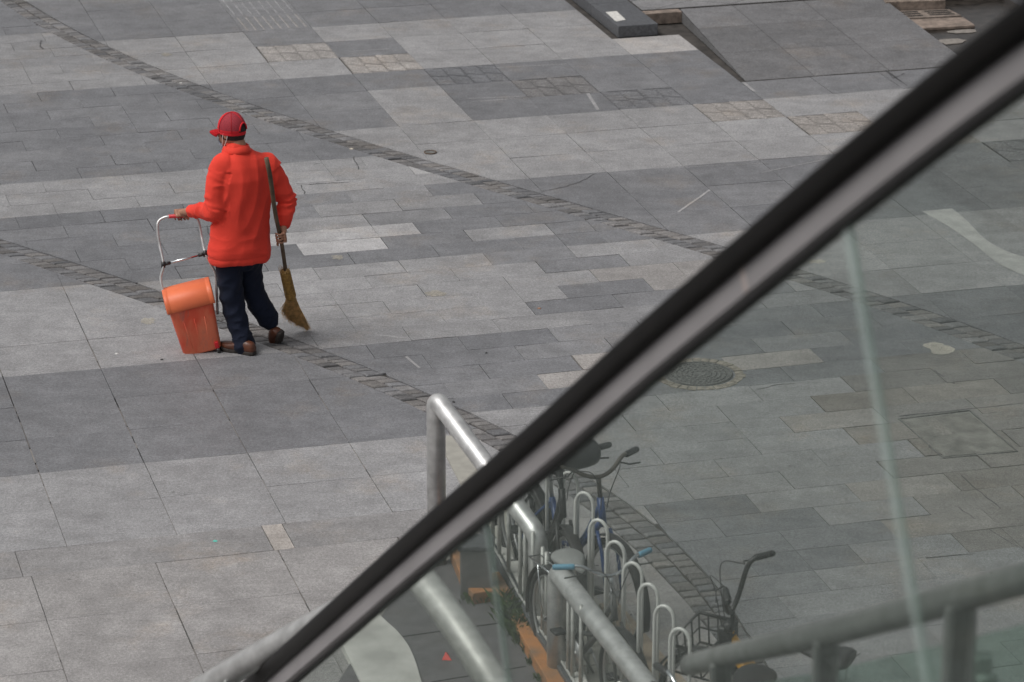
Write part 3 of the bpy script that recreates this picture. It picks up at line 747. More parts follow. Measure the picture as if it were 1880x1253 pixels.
def joint(pxt, pyt, pxb, pyb, w):
    t = on_plane(pxt, pyt); b_ = on_plane(pxb, pyb); d = (b_-t); tt = topz(t); t2 = tt
    # extend to glass height
    b2 = t2+d.normalized()*GH*1.02
    return (t2-eh*w/2, b2-eh*w/2, t2+eh*w/2, b2+eh*w/2)
JA = joint(1556, 420, 1702, 1253, .034); JB = joint(893, 955, 934, 1253, .03)
# the pane ends: follow the same slant
sl_ = (JA[1]-JA[0])
Lt = topz(ref[3]); Rt = topz(ref[-6])
pane('glass_pane', Lt, Lt+sl_, JB[0], JB[1], M_glass); pane('glass_joint', *JB, M_gedge2, th=.0075)
pane('glass_pane', JB[2], JB[3], JA[0], JA[1], M_glass); pane('glass_joint', *JA, M_gedge, th=.0075)
pane('glass_pane', JA[2], JA[3], Rt, Rt+sl_, M_glass)
bm = bmesh.new(); k0 = sl_.normalized()
pr = [Lt+sl_*1.0, Rt+sl_*1.0]
hexa(bm, [pr[0]-en*.10-N_[0]*.35, pr[0]+en*.10-N_[0]*.35, pr[1]+en*.10-N_[0]*.35, pr[1]-en*.10-N_[0]*.35, pr[0]-en*.10, pr[0]+en*.10, pr[1]+en*.10, pr[1]-en*.10]); bmesh.ops.recalc_face_normals(bm, faces=bm.faces[:])
obj('skirt_panel', bm, M_steel_d, esc, smooth=False, world=True)
tag(esc, 'escalator side with black handrail, grey metal trim and greenish glass crossing the picture', 'escalator')

# ------------------------------------------------------------------ steel railing of the stair below, with glass
def rail_pt(px, py, d): return D(px, py, d)
st = empty('stair_railing', (rail_pt(1265, 1222, 11.4).x, rail_pt(1265, 1222, 11.4).y, 0))
ra = [(1268, 1221), (1340, 1203), (1500, 1168), (1640, 1132), (1760, 1098), (1880, 1064), (2050, 1010), (2300, 935)]
rd = lambda x: 1/(1/11.4+(1/7.7-1/11.4)*(x-1265)/(1880-1265))
rp = spline([D(x, y, rd(x)) for x, y in ra], 4)
bm = bmesh.new(); tube(bm, rp, .038, n=24); obj('handrail_pipe', bm, M_steel_d, st, world=True)
bm = bmesh.new(); ellipsoid(bm, rp[0], (.037, 0, 0), (0, .037, 0), (0, 0, .037)); obj('end_cap', bm, M_steel_d, st, world=True)
rh = Vector((rp[-1].x-rp[0].x, rp[-1].y-rp[0].y, 0)).normalized(); rn_ = Vector((rh.y, -rh.x, 0))
if rn_.y > 0: rn_ = -rn_
def on_rail(px):
    for a_, b_ in zip(rp[:-1], rp[1:]):
        pa, pb = [CX+F*((q.x)/((q-Vector((0, 0, CH))).dot(Vector((0, math.cos(TH), -math.sin(TH)))))) for q in (a_, b_)]
        if pa <= px <= pb: return a_.lerp(b_, (px-pa)/(pb-pa))
for px in (1325, 1518, 1765):
    c0 = on_rail(px); bm = bmesh.new()
    for s in (-1, 1):
        top = c0+rn_*(.0)+Vector((s*.028, 0, 0)) - Vector((0, 0, .018))
        boxo(bm, top-Vector((0, 0, .65)), (.008, 0, 0), (0, .035, 0), (0, 0, .65))
    boxo(bm, c0-Vector((0, 0, .025))-Vector((0, -.01, .65)), (.0205, 0, 0), (0, .004, 0), (0, 0, .64))
    bevel(bm, .002, 1)
    obj('post', bm, M_steel_d, st, smooth=False, world=True)
    bm = bmesh.new(); cl = c0+Vector((.055, -.03, -.17)); boxo(bm, cl, (.022, 0, 0), (0, .02, 0), (0, 0, .03)); bevel(bm, .006, 2)
    tube(bm, [cl+Vector((-.02, -.02, -.03)), cl+Vector((.035, -.02, -.03))], .014, n=14)
    obj('clamp', bm, M_steel_d, st, world=True)
M_glass2 = glass_mat('stair_glass', (.82, .91, .87), refl=.01)
for x0, x1 in ((1340, 1505), (1540, 1745), (1795, 2150)):
    a_, b_ = on_rail(x0), on_rail(x1); bm = bmesh.new(); dz = Vector((0, 0, .12)); hz = Vector((0, 0, .95)); t_ = Vector((0, .006, 0))
    if not a_ or not b_: continue
    c8 = [a_-dz-hz-t_, b_-dz-hz-t_, b_-dz-hz+t_, a_-dz-hz+t_, a_-dz-t_, b_-dz-t_, b_-dz+t_, a_-dz+t_]
    hexa(bm, c8); bmesh.ops.recalc_face_normals(bm, faces=bm.faces[:])
    obj('glass_panel', bm, M_glass2, st, smooth=False, world=True)
tag(st, 'dull steel stair handrail on flat posts with glass infill at lower right', 'railing')
# another stair rail at lower left, behind the escalator handrail
sr = empty('stair_handrail', (D(600, 1130, 13.5).x, D(600, 1130, 13.5).y, 0))
lp = [D(200, 1365, 14.6), D(340, 1285, 14.3), (D(450, 1219, 14.0)), D(570, 1152, 13.7), D(660, 1102, 13.4), D(700, 1082, 13.3)]
bm = bmesh.new(); tube(bm, spline(lp, 5), .056, n=24); obj('handrail_pipe', bm, M_steel, sr, world=True)
bm = bmesh.new(); c0 = D(424, 1248, 14.05)
for s in (-1, 1): boxo(bm, c0+Vector((s*.024, 0, -.5)), (.006, 0, 0), (0, .03, 0), (0, 0, .5))
bevel(bm, .002, 1); obj('post', bm, M_steel_d, sr, smooth=False, world=True)
tag(sr, 'steel stair handrail running beneath the black escalator handrail at lower left', 'railing')
# blurred reflection of a rail in the glass, built as a pale pipe
pr_ = empty('reflected_rail', (D(800, 1100, 12.4).x, D(800, 1100, 12.4).y, 0))
bm = bmesh.new(); tube(bm, spline([D(745, 1030, 12.9), D(775, 1066, 12.8), D(838, 1150, 12.6), D(905, 1253, 12.4), D(960, 1340, 12.2)], 5), .060, n=24)
obj('handrail_pipe', bm, M_white_metal, pr_, world=True)  # the rail's reflection, built solid
tag(pr_, 'pale thick rail reflection, built as a pipe slanting down behind the glass, left of the orange kerb', 'railing')

# ------------------------------------------------------------------ side strip: orange kerb, stepped white edge, tiled ramp
M_orange_kerb = mat('worn_orange_paint', (.44, .18, .055), .75, noise_amt=0, col2=(.21, .13, .08), noise_scale=7, bump=.4)
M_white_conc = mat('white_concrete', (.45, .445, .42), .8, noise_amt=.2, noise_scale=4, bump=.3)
M_side_tile = mat('beige_tile', (.33, .32, .285), .6, noise_amt=.1, noise_scale=14)
M_brown_stone = mat('brown_border_stone', (.30, .24, .18), .75, noise_amt=.2, noise_scale=18, bump=.3)
def strip(name, pts, z0, z1, m, kind='structure', label=None, cat=None, bev=.006):
    bm = bmesh.new(); q = [G(x, y, z1) for x, y in pts]
    top = [bm.verts.new(p) for p in q]; bot = [bm.verts.new((p.x, p.y, z0)) for p in q]; n = len(q)
    bm.faces.new(top); bm.faces.new(bot[::-1])
    for i in range(n): bm.faces.new((top[i], bot[i], bot[(i+1) % n], top[(i+1) % n]))
    bmesh.ops.recalc_face_normals(bm, faces=bm.faces[:])
    if bev: bevel(bm, bev, 2)
    o = obj(name, bm, m, smooth=False)
    if kind: tag(o, kind=kind)
    else: tag(o, label, cat)
    return o
# tiled surface between white edge and brown border
strip('tiled_walk', [(800, 800), (860, 800), (1400, 1480), (1180, 1480), (930, 1050)], -.005, .012, M_side_tile, bev=0)
for y0, x0, x1 in ((1052, 935, 1100), (1143, 985, 1160), (1226, 1030, 1215)):
    bm = bmesh.new(); p, q_ = G(x0, y0, .013), G(x1, y0-14, .013); tube(bm, [p, q_], .002, n=4); o = obj('tile_joint', bm, M_joint); tag(o, kind='structure')
strip('border_stone', [(1100, 1108), (1132, 1100), (1262, 1253), (1350, 1360), (1300, 1360), (1215, 1253)], .0, .03, M_brown_stone)
# dark stone platform on the left
strip('platform', [(700, 1130), (740, 1080), (850, 1010), (905, 1040), (1010, 1253), (1080, 1400), (560, 1400), (620, 1253)], .0, .03, mat('dark_platform', (.105, .10, .105), .65, noise_amt=.12, noise_scale=12, bump=.2), bev=.004)
for (xa, ya, xb, yb) in ((735, 1170, 941, 1141), (792, 1253, 965, 1224)):
    bm = bmesh.new(); tube(bm, [G(xa, ya, .0305), G(xb, yb, .0305)], .004, n=4); o = obj('paving_joint', bm, M_slot); tag(o, kind='structure')
k1 = strip('orange_kerb', [(826, 1006), (845, 1003), (862, 1036), (880, 1066), (902, 1052), (916, 1048), (978, 1150), (1052, 1275), (1110, 1400), (1065, 1400), (1012, 1262), (956, 1165), (916, 1098), (905, 1084), (868, 1090), (851, 1070)], .0, .10, M_orange_kerb, bev=.008)
strip('grey_kerb_edge', [(880, 960), (894, 958), (985, 1110), (1075, 1253), (1150, 1390), (1120, 1390), (1048, 1262), (972, 1142)], .0, .125, M_dark_stone)
# stepped white edge
bm = bmesh.new(); sx, sy = 905, 990
steps = [(905, 990), (930, 1032), (953, 1075), (975, 1115), (996, 1155), (1020, 1195), (1044, 1236), (1070, 1280), (1096, 1325)]
for (x0, y0), (x1, y1) in zip(steps[:-1], steps[1:]):
    p0, p1 = G(x0, y0, .13), G(x1, y1, .13); d = (p1-p0); n_ = Vector((-d.y, d.x, 0)).normalized()
    if n_.x < 0: n_ = -n_
    c4 = [p0+d*.04, p1-d*.04, p1-d*.04+n_*.05, p0+d*.04+n_*.085]
    hexa(bm, [Vector((p.x, p.y, .012)) for p in c4]+[Vector((p.x, p.y, .14)) for p in c4])
bmesh.ops.recalc_face_normals(bm, faces=bm.faces[:]); bevel(bm, .004, 1)
o = obj('stepped_edging', bm, M_white_conc, smooth=False); tag(o, 'white stepped concrete edging running along the orange kerb', 'edging')
# pier
pc = G(874, 1100, .03); pier = empty('stone_pier', pc)
bm = bmesh.new(); boxo(bm, pc+Vector((0, .09, .15)), (.092, 0, 0), (0, .09, 0), (0, 0, .15)); bevel(bm, .01, 2)
obj('shaft', bm, mat('grey_pier_stone', (.15, .145, .145), .7, noise_amt=.15, noise_scale=10, bump=.3), pier, smooth=False, world=True)
bm = bmesh.new(); boxo(bm, pc+Vector((0, .09, .315)), (.105, 0, 0), (0, .10, 0), (0, 0, .015)); bevel(bm, .008, 2)
obj('cap', bm, M_dark_stone, pier, smooth=False, world=True)
tag(pier, 'short dark stone pier with weeds at its foot beside the orange kerb', 'pier')
# pale curved reflection in the glass, built as a low solid slab
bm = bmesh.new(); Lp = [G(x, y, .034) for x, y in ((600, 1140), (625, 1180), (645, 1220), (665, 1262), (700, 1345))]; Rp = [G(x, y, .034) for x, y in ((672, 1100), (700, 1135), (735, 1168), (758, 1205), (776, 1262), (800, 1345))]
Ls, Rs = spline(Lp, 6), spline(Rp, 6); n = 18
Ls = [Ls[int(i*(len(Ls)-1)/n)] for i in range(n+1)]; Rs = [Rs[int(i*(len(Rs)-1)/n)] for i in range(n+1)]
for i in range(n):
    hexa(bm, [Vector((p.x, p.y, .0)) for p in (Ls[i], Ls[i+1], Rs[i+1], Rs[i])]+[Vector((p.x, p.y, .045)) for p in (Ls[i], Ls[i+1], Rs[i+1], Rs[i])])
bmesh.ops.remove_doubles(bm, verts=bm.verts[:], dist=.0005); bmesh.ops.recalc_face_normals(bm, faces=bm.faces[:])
o = obj('curved_reflection', bm, M_white_conc, smooth=False); tag(o, 'pale curved glass reflection at bottom left, built as a low slab', 'reflection')
# light streak reflected in the glass, painted flat on the paving
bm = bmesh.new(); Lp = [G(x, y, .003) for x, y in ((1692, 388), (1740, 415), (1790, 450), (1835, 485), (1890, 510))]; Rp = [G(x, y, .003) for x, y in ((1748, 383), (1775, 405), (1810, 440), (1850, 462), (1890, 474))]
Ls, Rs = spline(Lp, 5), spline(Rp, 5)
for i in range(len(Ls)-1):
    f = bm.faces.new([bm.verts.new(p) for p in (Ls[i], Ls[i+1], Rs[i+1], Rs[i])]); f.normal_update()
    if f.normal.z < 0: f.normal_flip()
M_streak = mat('pale_light_streak', (.44, .435, .42), .7, col2=(.33, .33, .32), noise_scale=7)
o = obj('painted_reflection', bm, M_streak, smooth=False); tag(o, 'pale curved light streak of a glass reflection, painted on the slabs at far right', 'painted reflection')
# red spot reflected in the glass, built as a small solid on the platform
bm = bmesh.new(); c0 = G(818, 1208, .032)
v = [bm.verts.new(c0+Vector(q)) for q in ((-.02, -.03, 0), (.035, -.035, 0), (.01, .07, 0), (.0, .0, .035))]
for f in ((0, 2, 1), (0, 1, 3), (1, 2, 3), (2, 0, 3)): bm.faces.new([v[i] for i in f])
bmesh.ops.recalc_face_normals(bm, faces=bm.faces[:])
o = obj('red_reflection', bm, mat('reflected_red', (.62, .05, .035), .5), smooth=False); tag(o, 'small pointed red glass reflection, built solid on the dark platform', 'litter')
# weeds
M_grass = mat('weed_leaf', (.060, .095, .025), .7, noise_amt=.4, noise_scale=30)
bm = bmesh.new()
def tuft(c0, n, h, s):
    for _ in range(n):
        b0 = c0+Vector((random.gauss(0, s), random.gauss(0, s), 0)); t = random.uniform(0, 6.28); l = h*random.uniform(.4, 1.1); d = Vector((math.cos(t), math.sin(t), 0)); w = Vector((-d.y, d.x, 0))*.0028
        m_ = b0+d*l*.25+Vector((0, 0, l*.6)); e_ = b0+d*l*.6+Vector((0, 0, l*.85))
        vs = [bm.verts.new(p) for p in (b0-w, b0+w, m_+w*.8, e_, m_-w*.8)]; bm.faces.new(vs)
for (x, y, n, h, s) in ((925, 1110, 90, .10, .02), (935, 1130, 160, .12, .025), (944, 1148, 200, .12, .025), (950, 1164, 160, .11, .025), (938, 1140, 200, .14, .03), (958, 1178, 120, .09, .02), (928, 1120, 120, .14, .025), (968, 1195, 90, .06, .015), (978, 1218, 70, .05, .015), (870, 1103, 100, .06, .03), (893, 1103, 80, .06, .02), (990, 1248, 50, .05, .015), (918, 1090, 60, .09, .015)):
    tuft(G(x, y, .03), n, h, s)
o = obj('weeds', bm, M_grass, smooth=False); tag(o, 'green weeds growing along the foot of the orange kerb', 'weeds', kind='stuff')

# ------------------------------------------------------------------ thick pipe handrail by the bicycles, and a reflected one built solid
def vert_top(gx, gy, py_top, zb=0.0):
    g = G(gx, gy, zb); return P(gx, py_top, g.y)
def handrail_bend(name, path, r, label, bases, rr=14):
    t = empty(name, (path[0].x, path[0].y, 0)); bm = bmesh.new(); tube(bm, path, r, n=24, up=Vector((.3, 1, .1))); obj('handrail_pipe', bm, M_steel, t, world=True)
    for b_ in bases:
        bm = bmesh.new(); tube(bm, [Vector((b_.x, b_.y, b_.z)), Vector((b_.x, b_.y, b_.z+.012))], r*1.7, n=24); obj('base_flange', bm, M_steel_d, t, smooth=False, world=True)
    tag(t, label, 'handrail'); return t
def round_path(pts, rad, n=6):
    out = [pts[0]]
    for p, q, s in zip(pts[:-2], pts[1:-1], pts[2:]):
        d0 = (p-q).normalized(); d1 = (s-q).normalized(); a_, b_ = q+d0*rad, q+d1*rad
        for i in range(n+1):
            u = i/n; out.append(a_*(1-u)**2+q*2*u*(1-u)+b_*u*u)
    return out+[pts[-1]]
g1 = G(800, 1042, .0); t1 = P(800, 731, g1.y); g2 = G(986, 1136, .10); t2 = P(988, 984, g2.y); g2 = Vector((t2.x, t2.y, .10))
pp = round_path([Vector((t1.x, t1.y, 0)), t1, t2, g2], .07)
handrail_bend('pipe_handrail', pp, .056, 'thick steel pipe handrail whose bent top rises above the black escalator handrail', [Vector((t1.x, t1.y, 0))])
g3 = G(1024, 1236, .05); t3 = P(1024, 1050, g3.y); t4 = G(1180, 1250, .52); t5 = t4+(t4-t3)*.9  # double image of the pipe handrail in the glass, built solid
pp = round_path([Vector((t3.x, t3.y, .05)), t3, t5, Vector((t5.x, t5.y, 0))], .06)
handrail_bend('pipe_handrail', pp, .058, 'reflected double of the thick steel pipe handrail, built solid, lower and nearer, starting beside the white bicycle handlebar', [Vector((t5.x, t5.y, 0))])
# balusters of the edge fence
fn = empty('bar_fence', G(975, 1130, .13)); bars = [(905, 1003), (917, 1022), (934, 1055), (955, 1095), (964, 1108), (978, 1133), (996, 1162), (1003, 1172), (1018, 1196), (1027, 1208), (1043, 1234), (1051, 1247), (1066, 1274)]
tops = []
for x, y in bars:
    g = G(x, y, .13); tp = g+Vector((0, 0, .52)); tops.append(tp); bm = bmesh.new(); tube(bm, [g, tp], .0115, n=10); obj('bar', bm, M_white_metal, fn, world=True)
bm = bmesh.new(); tube(bm, [G(x, y, .142) for x, y in bars], .008, n=8); obj('bottom_rail', bm, M_white_metal, fn, world=True)
tag(fn, 'row of thin upright white metal bars on the stepped white edging', 'fence')
# double image of hoops in the glass, built as solid hoops
hoop_pos = [(997, 806), (1020, 843), (1045, 872), (1073, 909), (1099, 959), (1130, 999), (1162, 1038), (1191, 1077), (1220, 1117), (1249, 1159)]
HH = .92; ang = math.radians(-28)
proto = None
hu = Vector((math.cos(ang), math.sin(ang), 0)); hw = .055
for i, (x, y) in enumerate(hoop_pos):
    g = G(x, y, HH); base_ = Vector((g.x, g.y, .012))
    if proto is None:
        bm = bmesh.new(); pts = [Vector(hu)*-hw, Vector(hu)*-hw+Vector((0, 0, HH-.075))]+[Vector((0, 0, HH-.075))+hu*(-hw*math.cos(math.pi*k/12))+Vector((0, 0, .075*math.sin(math.pi*k/12))) for k in range(1, 12)]+[hu*hw+Vector((0, 0, HH-.075)), hu*hw+Vector((0, 0, 0))]
        tube(bm, pts, .0098, n=10, up=Vector((0, 1, 0)))
        proto = obj('reflected_hoop', bm, mat('reflected_hoop_white', (.66, .66, .64), .45, metal=.15)); o = proto
    else:
        o = proto.copy(); C.objects.link(o)
    o.location = base_
    ordn = ['farthest', 'second farthest', 'third farthest', 'fourth farthest', 'fifth farthest', 'fifth nearest', 'fourth nearest', 'third nearest', 'second nearest', 'nearest'][i]
    tag(o, 'reflected image of a white hoop, built solid, %s in its row' % ordn, 'reflected hoop', 'reflected hoops in the glass')

# ------------------------------------------------------------------ bicycles
def bicycle(name, loc, heading, frame_m, bar_m, grip_m, label, basket=None, guard_m=None, bar_w=.29, lean=0.0, bag=False, body=False, bar_shape='rise', basket_m=None, cover=False, rise=0.0, saddle_m=None, carrier=None, scale=1.0):
    t = empty(name, loc, heading); R_ = .33
    M_tyre, M_rim, M_blk = MT, MR, MB_
    def wheel(x, nm):
        c0 = Vector((x, 0, R_)); bm = bmesh.new(); tube(bm, arc(c0, (1, 0, 0), (0, 0, 1), R_-.022, 0, 2*math.pi, 40), .022, n=10, cap=False, up=Vector((0, 1, 0))); w_ = obj('tyre', bm, M_tyre, None)
        hb = bmesh.new(); tube(hb, [c0+Vector((0, -.05, 0)), c0+Vector((0, .05, 0))], .022, n=12); wh = obj(nm, hb, M_rim, t); w_.parent = wh
        bm = bmesh.new(); tube(bm, arc(c0, (1, 0, 0), (0, 0, 1), R_-.05, 0, 2*math.pi, 40), (.010), n=8, cap=False, up=Vector((0, 1, 0))); obj('rim', bm, M_rim, wh)
        bm = bmesh.new()
        for k in range(28):
            a_ = 2*math.pi*k/28; s = .03*(1 if k % 2 else -1); b_ = a_+.5*(1 if (k//2) % 2 else -1)
            tube(bm, [c0+Vector((.02*math.cos(b_), s, .02*math.sin(b_))), c0+Vector(((R_-.055)*math.cos(a_), 0, (R_-.055)*math.sin(a_)))], .0014, n=4)
        obj('spokes', bm, M_rim, wh)
        return wh
    wheel(.53, 'front_wheel'); wheel(-.53, 'rear_wheel')
    gm = guard_m or M_blk
    for x, a0, a1, nm in ((.53, math.radians(-15), math.radians(140), 'front_mudguard'), (-.53, math.radians(30), math.radians(195), 'rear_mudguard')):
        bm = bmesh.new(); pts = arc((x, 0, R_), (1, 0, 0), (0, 0, 1), R_+.018, a0, a1, 24); tube(bm, pts, [(.032, .006)]*len(pts), n=10, up=Vector((0, 1, 0)).cross(Vector((1, 0, 0))))
        obj(nm, bm, gm, t)
    head_t, head_b = Vector((.36, 0, .86)), Vector((.40, 0, .70)); bb_ = Vector((-.06, 0, .29)); sct = Vector((-.20, 0, .66)); st_ = Vector((-.235, 0, .80))
    bm = bmesh.new(); tube(bm, [head_t, head_b], .021, n=12); tube(bm, [head_b+Vector((-.01, 0, .03)), bb_], .019 if not body else .035, n=12)
    tube(bm, spline([head_t+Vector((0, 0, -.05)), Vector((.15, 0, .52)), bb_+Vector((-.03, 0, .12))], 5), .016 if not body else .03, n=12)
    tube(bm, [bb_, sct], .018, n=12)
    for s in (-.05, .05):
        tube(bm, [bb_+Vector((0, s*.6, 0)), Vector((-.53, s, R_))], .010, n=8); tube(bm, [sct+Vector((0, s*.4, -.03)), Vector((-.53, s, R_))], .009, n=8)
        tube(bm, [head_b+Vector((0, s*.8, -.02)), Vector((.47, s, .58)), Vector((.53, s, R_))], .011, n=8)
    obj('frame', bm, frame_m, t)
    sp = bmesh.new(); tube(sp, [sct, st_+Vector((-.01, 0, .03))], .013, n=10); sd_ = bmesh.new()
    obj('seat_post', sp, M_rim, t)
    pts = [(-.36, .085), (-.33, .105), (-.28, .11), (-.22, .085), (-.15, .045), (-.08, .024), (-.05, .012)]
    tube(sd_, [Vector((x, 0, .855-.012*math.sin((x+.36)*9))) for x, _ in pts], [(w, .032 if w > .05 else .024) for _, w in pts], n=16, up=Vector((0, 0, 1)))
    obj('saddle', sd_, saddle_m or M_blk, t)
    if carrier:
        cb = bmesh.new(); L_ = [Vector((-.30, -.06, .70)), Vector((-.72, -.075, .70)), Vector((-.72, .075, .70)), Vector((-.30, .06, .70))]; tube(cb, L_, .007, n=8); tube(cb, [Vector((-.60, -.07, .70)), Vector((-.55, -.06, .34))], .005, n=6); tube(cb, [Vector((-.60, .07, .70)), Vector((-.55, .06, .34))], .005, n=6); tube(cb, [Vector((-.32, 0, .705)), Vector((-.72, 0, .705))], .005, n=6); obj('rear_carrier', cb, carrier, t)
    # handlebar
    hb = bmesh.new(); bz = 1.01
    def up_(v, k): return Vector((v.x, v.y, v.z+rise*k))
    tube(hb, [head_t, Vector((.345, 0, .93)), Vector((.34, 0, .985))], .014, n=10)
    pth = [Vector((.22, -bar_w, bz+.03)), Vector((.29, -bar_w*.62, bz+.04)), Vector((.335, -bar_w*.30, bz-.01)), Vector((.35, 0, bz-.03)), Vector((.335, bar_w*.30, bz-.01)), Vector((.29, bar_w*.62, bz+.04)), Vector((.22, bar_w, bz+.03))]
    pth = [up_(v_, k_) for v_, k_ in zip(pth, (1, .9, .25, 0, .25, .9, 1))]; bz += rise
    tube(hb, spline(pth, 5), .012 if not rise else .015, n=10); H_ = obj('handlebar', hb, bar_m, t)
    for s in (-1, 1):
        g_ = bmesh.new(); a_, b_ = Vector((.275, s*bar_w*.72, bz+.037)), Vector((.205, s*(bar_w+.035), bz+.027)); tube(g_, [a_, a_.lerp(b_, .1), a_.lerp(b_, .9), b_], [.015, .019, .019, .015], n=12); obj('grip', g_, grip_m, H_)
        g_ = bmesh.new(); tube(g_, [Vector((.31, s*bar_w*.5, bz+.02)), Vector((.34, s*bar_w*.68, bz+.005)), Vector((.30, s*bar_w*1.0, bz-.015))], .005, n=6); tube(g_, spline([Vector((.32, s*bar_w*.5, bz+.02)), Vector((.42, s*bar_w*.3, bz+.03)), Vector((.42, s*.03, bz-.10)), Vector((.40, s*.02, .80))], 5), .003, n=6)
        obj('brake_lever', g_, M_blk, H_)
    cr = bmesh.new(); tube(cr, [bb_+Vector((0, -.06, 0)), bb_+Vector((0, .06, 0))], .02, n=12); tube(cr, [bb_+Vector((0, -.055, 0)), bb_+Vector((0, -.05, 0))], .09, n=24)
    tube(cr, [bb_+Vector((0, .06, 0)), bb_+Vector((.11, .075, -.12))], .009, n=8); tube(cr, [bb_+Vector((0, -.065, 0)), bb_+Vector((-.11, -.08, .12))], .009, n=8); obj('crank', cr, M_rim, t)
    for p in (Vector((.11, .12, .17)), Vector((-.17, -.12, .41))):
        pm = bmesh.new(); boxo(pm, p, (.045, 0, 0), (0, .04, 0), (0, 0, .01)); bevel(pm, .004, 1); obj('pedal', pm, M_blk, t)
    ks = bmesh.new(); tube(ks, [Vector((-.33, .04, .31)), Vector((-.28, .19, .0))], .009, n=8); obj('kickstand', ks, M_rim, t)
    if basket:
        z0, z1 = (.70, .92) if basket == 'wire' else (.60, .79); x0, x1 = (.43, .70) if basket == 'wire' else (.42, .66); wy = .17; bk = bmesh.new()
        def loop(z, s, r, xs=(x0, x1)):
            pts = [Vector((xs[0], -wy*s, z)), Vector((xs[1], -wy*s, z)), Vector((xs[1], wy*s, z)), Vector((xs[0], wy*s, z)), Vector((xs[0], -wy*s, z))]
            tube(bk, pts, r, n=8)
        heavy = basket == 'heavy'
        loop(z1, 1.0, .012 if heavy else .005); loop((z0+z1)/2, .96, .006 if heavy else .0025); loop(z0, .9, .008 if heavy else .004)
        if not heavy:
            for k in range(1, 5): loop(z0+(z1-z0)*k/5, .9+.1*k/5, .0018)
        nb = 4 if heavy else 9
        for k in range(nb+1):
            u = k/nb; r = .006 if heavy else .0018
            for (xa, ya) in ((x0+(x1-x0)*u, -wy), (x0+(x1-x0)*u, wy), (x1, -wy+2*wy*u), (x0, -wy+2*wy*u)):
                tube(bk, [Vector((xa, ya*.9, z0)), Vector((xa, ya, z1))], r, n=6)
            tube(bk, [Vector((x0+(x1-x0)*u, -wy*.9, z0)), Vector((x0+(x1-x0)*u, wy*.9, z0))], r*.8, n=6)
        obj('basket', bk, basket_m or M_blk, t)
    if body:   # head casing, lock box, fork cover
        b_ = bmesh.new(); boxo(b_, (.385, 0, .80), (.04, 0, 0), (0, .045, 0), (0, 0, .085)); bevel(b_, .02, 3); obj('head_casing', b_, M_blk, t)
        b_ = bmesh.new(); tube(b_, [Vector((.36, .02, .87)), Vector((.36, .02, .92))], .03, n=16); obj('bell', b_, M_blk, t)
    if bag:
        b_ = bmesh.new(); ellipsoid(b_, (.44, .06, 1.10), (.12, 0, 0), (0, .14, 0), (0, 0, .10)); 
        for v_ in b_.verts:
            nn = noise.noise(v_.co*9); v_.co += (v_.co-Vector((.44, .06, 1.10))).normalized()*nn*.02
        obj('helmet_shell', b_, M_blk, t)
    if cover:
        b_ = bmesh.new(); boxo(b_, (.56, 0, .86), (.10, 0, 0), (0, .13, 0), (0, 0, .10)); bevel(b_, .05, 4); obj('basket_liner', b_, cover, t)
    t.scale = (scale, scale, scale)
    tag(t, label, 'bicycle', 'bicycles parked by the cycle stand')
    return t
MT = mat('tyre_rubber', (.022, .021, .021), .75, noise_amt=.3, noise_scale=30)
MR = mat('wheel_alloy', (.42, .42, .42), .35, metal=.8)
MB_ = mat('black_plastic', (.022, .021, .022), .42, noise_amt=.3, noise_scale=12)
M_blue = mat('blue_paint', (.02, .055, .18), .35, noise_amt=.15, noise_scale=10)
M_chrome = mat('chrome', (.62, .64, .66), .18, metal=.95)
M_lblue = mat('light_blue_grip', (.12, .30, .42), .5)
M_yellow = mat('yellow_paint', (.62, .31, .015), .35, noise_amt=.1, noise_scale=8)
M_grey_pl = mat('grey_liner', (.24, .245, .24), .6, noise_amt=.1, noise_scale=12)
M_pale = mat('pale_blue_paint', (.42, .50, .56), .35)
def place(hpx, hpy, heading, z=1.01, hx=.345):
    g = G(hpx, hpy, z); return Vector((g.x-hx*math.cos(heading), g.y-hx*math.sin(heading), 0))
h1 = math.radians(-62)
bicycle('bicycle', place(1100, 866, h1), h1, M_blue, mat('brown_bar', (.13, .115, .10), .4, metal=.5), MB_, 'dark bicycle with blue frame and wide black mudguard beside the cobble strip')
h2 = math.radians(-66)
bicycle('bicycle', place(1122, 1047, h2, .87, .29), h2, mat('grey_frame', (.10, .10, .10), .5), M_chrome, M_lblue, 'small bicycle with chrome handlebar, light blue grips and grey saddle', bar_w=.30, saddle_m=M_grey_pl, carrier=M_chrome, scale=.86)
h3 = math.radians(148)
b3 = bicycle('bicycle', (0, 0, 0), h3, M_yellow, MB_, MB_, 'yellow shared bicycle with heavy black front basket and tall black handlebar', basket='heavy', body=True, bar_w=.23, rise=.20, scale=.94)
LEAN = math.radians(11)     # leaning over on its stand
M3 = Matrix.Rotation(h3, 4, 'Z') @ Matrix.Rotation(-LEAN, 4, 'X')
b3.rotation_euler = M3.to_euler(); hv = M3 @ Vector((.325, 0, .94)); g3_ = G(1343, 1118, hv.z); b3.location = (g3_.x-hv.x, g3_.y-hv.y, 0)
h4 = math.radians(-76)
bicycle('bicycle', place(1030, 850, h4), h4, MB_, MB_, MB_, 'black bicycle with a round dark helmet on its handlebar, farthest along the stand', bag=True)
h5 = math.radians(238)
bicycle('bicycle', place(1272, 1275, h5), h5, M_pale, M_chrome, MB_, 'pale blue bicycle with chrome bars partly hidden by the end of the stair handrail', basket='wire', basket_m=M_chrome, bar_w=.25)

